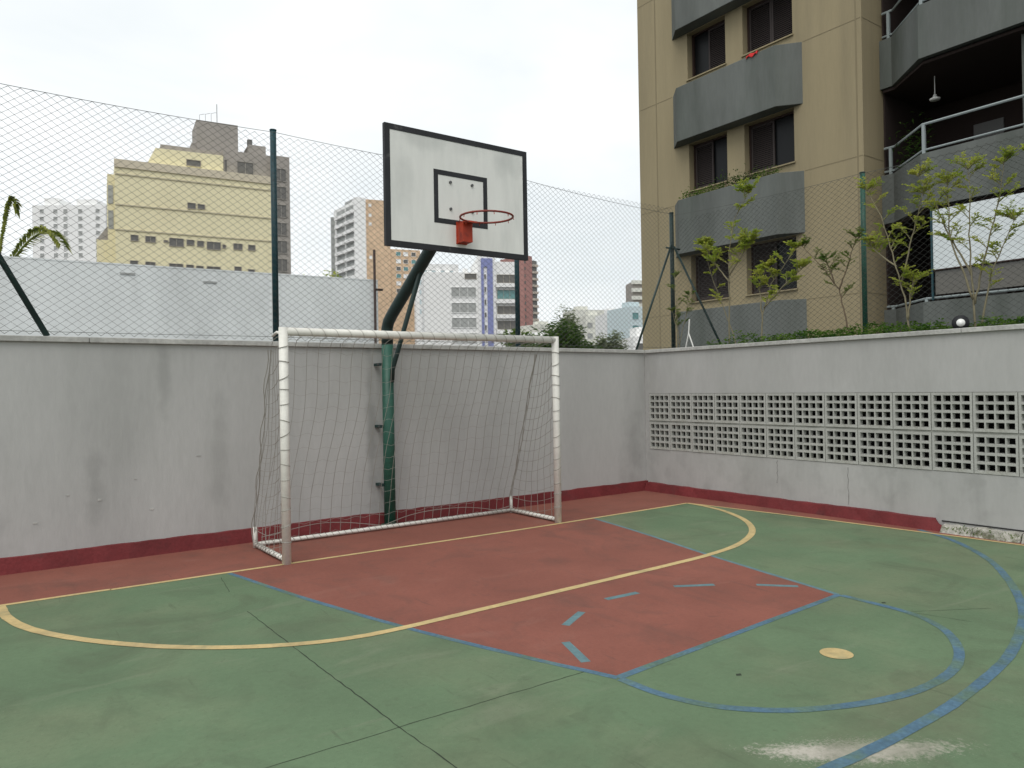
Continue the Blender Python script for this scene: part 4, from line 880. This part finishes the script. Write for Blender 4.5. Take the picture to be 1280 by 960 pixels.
# --- white / orange tower pair
t = tower('tower_block', 'tall white tower with grey balcony bays on its narrow side', (87.68, 210.8), -1.557)
MB().box(-2.6, 13.1, 0.4, 8, 0, Z(57.2)).build('wall', M_whiteb, t)
MB().box(-2.7, -1.9, -.6, .39, 0, Z(55.1)).build('fin', M_greyb, t)
for k in range(8):
    z = 34.5+k*2.75
    for (a, b) in ((-.3, 5.6), (6.4, 12.6)):
        o = MB().box(a, b, .30, .42, Z(z+.95), Z(z+2.5)).build('balcony_opening', M_greyb, t)
        MB().box(a, b, -.5, .29, Z(z-.1), Z(z+.85)).build('balcony_front', M_whiteb, o)
MB().box(2, 9, 2, 6, Z(57.2), Z(59.0)).build('roof_box', M_greyb, t)
t = tower('tower_block', 'orange brick tower with white edge strip partly behind the backboard', (87.67, 197.24), -0.274)
MB().box(0, 3.3, 0, 12, 0, Z(58.0)).build('corner_strip', M_whiteb, t)
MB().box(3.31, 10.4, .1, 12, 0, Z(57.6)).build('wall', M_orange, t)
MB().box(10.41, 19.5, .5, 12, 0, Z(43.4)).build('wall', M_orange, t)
for k in range(6):
    z = 30.5+k*2.2
    for u in (12.2, 14.4, 16.8): window(t, u, u+1.3, z, z+1.1, .5, fm=M_whiteb, gm=(M_win, M_whiteb, M_tealglass)[(k+int(u)) % 3])
for z in (55.5, 52.6, 50.0, 40.2): window(t, 4.2, 4.9, z, z+.8, .1, fm=M_whiteb, gm=M_whiteb)
t2 = tower('tower_block', 'pale green and white slab behind the bent pole', (97.0, 178.0), -0.45)
MB().box(0, 12, 0, 10, 0, Z(36.5)).build('wall', M_whiteb, t2)
for k in range(5): window(t2, 1.0, 10.5, 22.5+k*2.7, 23.9+k*2.7, fm=M_whiteb, gm=M_glassb, mull=3)
# --- white block with blue stripe
t = tower('apartment_building', 'white block with a blue framed vertical stripe below the backboard', (65.22, 116.22), -0.471)
MB().box(-.2, 10.0, 0, 14, 0, Z(23.4)).build('wall', M_whiteb, t)
MB().box(10.01, 13.2, -.3, 14, 0, Z(26.6)).build('stair_tower', M_whiteb, t)
MB().box(13.21, 17.6, .2, 14, 0, Z(25.5)).build('wall', M_whiteb, t)
MB().box(10.5, 10.97, -.55, -.31, 0, Z(24.4)).build('blue_stripe', M_bluestripe, t); MB().box(11.65, 12.68, -.55, -.31, 0, Z(24.4)).build('blue_stripe', M_bluestripe, t); MB().box(10.5, 12.68, -.55, -.31, Z(24.41), Z(26.0)).build('blue_stripe', M_bluestripe, t)
for k in range(5): window(t, 11.1, 11.4, 12.5+k*2.4, 13.4+k*2.4, -.3, fm=M_whiteb)
for (z0, z1) in ((18.78, 20.54), (15.84, 17.6), (13.02, 14.79), (10.2, 11.9)): window(t, 4.9, 9.5, z0, z1, gm=M_greyb, fm=M_whiteb, fr=.12, mull=2)
window(t, 7.5, 9.6, 22.2, 23.1, gm=M_win)
for i, (z0, z1) in enumerate(((21.5, 23.0), (18.45, 20.1), (15.6, 17.0), (12.7, 14.2))):
    window(t, 13.6, 17.2, z0, z1, .2, fm=M_winf, gm=M_tealglass if i == 1 else M_win, mull=2)
    MB().box(13.3, 17.5, -.5, .18, Z(z0-.9), Z(z0-.15)).build('balcony_front', M_whiteb, t)
for q in range(5): MB().box(.4+q*1.7, 1.3+q*1.7, 1, 2, Z(23.4), Z(23.8+.5*(q % 3))).build('roof_box', M_whiteb, t)
# --- red-brown tower
t = tower('tower_block', 'red brown tower with grey balconies to the right of the backboard post', (174.9, 233.0), 0.122)
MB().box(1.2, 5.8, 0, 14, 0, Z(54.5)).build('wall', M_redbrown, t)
MB().box(5.81, 9.4, 1.0, 14, 0, Z(52.6)).build('wall', M_greyb, t)
for k in range(11):
    z = 23+k*2.75; o = MB().box(5.9, 9.3, .0, .99, Z(z), Z(z+.95)).build('balcony', M_tan, t); MB().box(5.85, 9.35, .9, .995, Z(z+1.0), Z(z+2.6)).build('opening', M_win, o)
    window(t, -.2+.2+1.3, 2.1, z+.8, z+2.0, fm=M_redbrown)
# --- small distant buildings between the trees and the beige block
def simple(label, A, ang, L, top, m, rows, cols, z0, dz, gm=None, base=0.0, cat='building', dep=10, fm=None):
    t = tower('distant_building', label, A, ang, cat); MB().box(0, L, 0, dep, 0, Z(top)).build('wall', m, t)
    MB().box(L*.2, L*.55, dep*.3, dep*.6, Z(top), Z(top)+1.4).build('roof_box', m, t)
    for r in range(rows):
        for c in range(cols):
            a = L*(c+.2)/cols; b = L*(c+.8)/cols; window(t, a, b, z0+r*dz, z0+r*dz+dz*.5, gm=gm or M_win, fm=fm or m)
    return t
t = tower('tower_block', 'far striped tower with stacked balconies at the edge of the beige block', (197.0, 193.5), -0.507)
MB().box(0, 9, 0, 10, 0, Z(40.5)).build('wall', M_taupe, t)
for k in range(7): MB().box(-.6, 9.2, -1.0, -.01, Z(22+k*2.9), Z(23.4+k*2.9)).build('balcony', M_paleb, t)
simple('pale blue glass office seen beside the beige block', (117.63, 115.4), -.208, 8.0, 19.6, M_glassb, 4, 3, 8, 2.9, gm=M_tealglass, fm=M_glassb)
simple('small plain white box building next to the glass office', (120.4, 126.2), -.465, 6.0, 19.2, M_whiteb, 2, 2, 10.0, 3.0)
simple('cream house block with dark windows behind the greyish tree', (153.3, 175.9), -.298, 10.5, 26.3, M_paleb, 3, 4, 16, 3.0)
simple('pale grey house block with a stepped roof', (136.5, 152.0), -.50, 7.5, 21.6, M_paleb, 3, 3, 12, 3.0, gm=M_greyb)
simple('low cream house in the distance left of the greyish tree', (156.4, 198.4), .1, 13.0, 23.5, M_paleb, 3, 4, 14, 3.0, gm=M_greyb)
simple('low white house right above the wall near the fence corner', (62.5, 59.6), -.5, 6.5, 7.6, M_whiteb, 2, 3, 3.9, 1.9)
simple('low white villa behind the olive tree', (50.0, 66.0), -.5, 6.5, 7.0, M_whiteb, 1, 3, 4.6, 2.0)
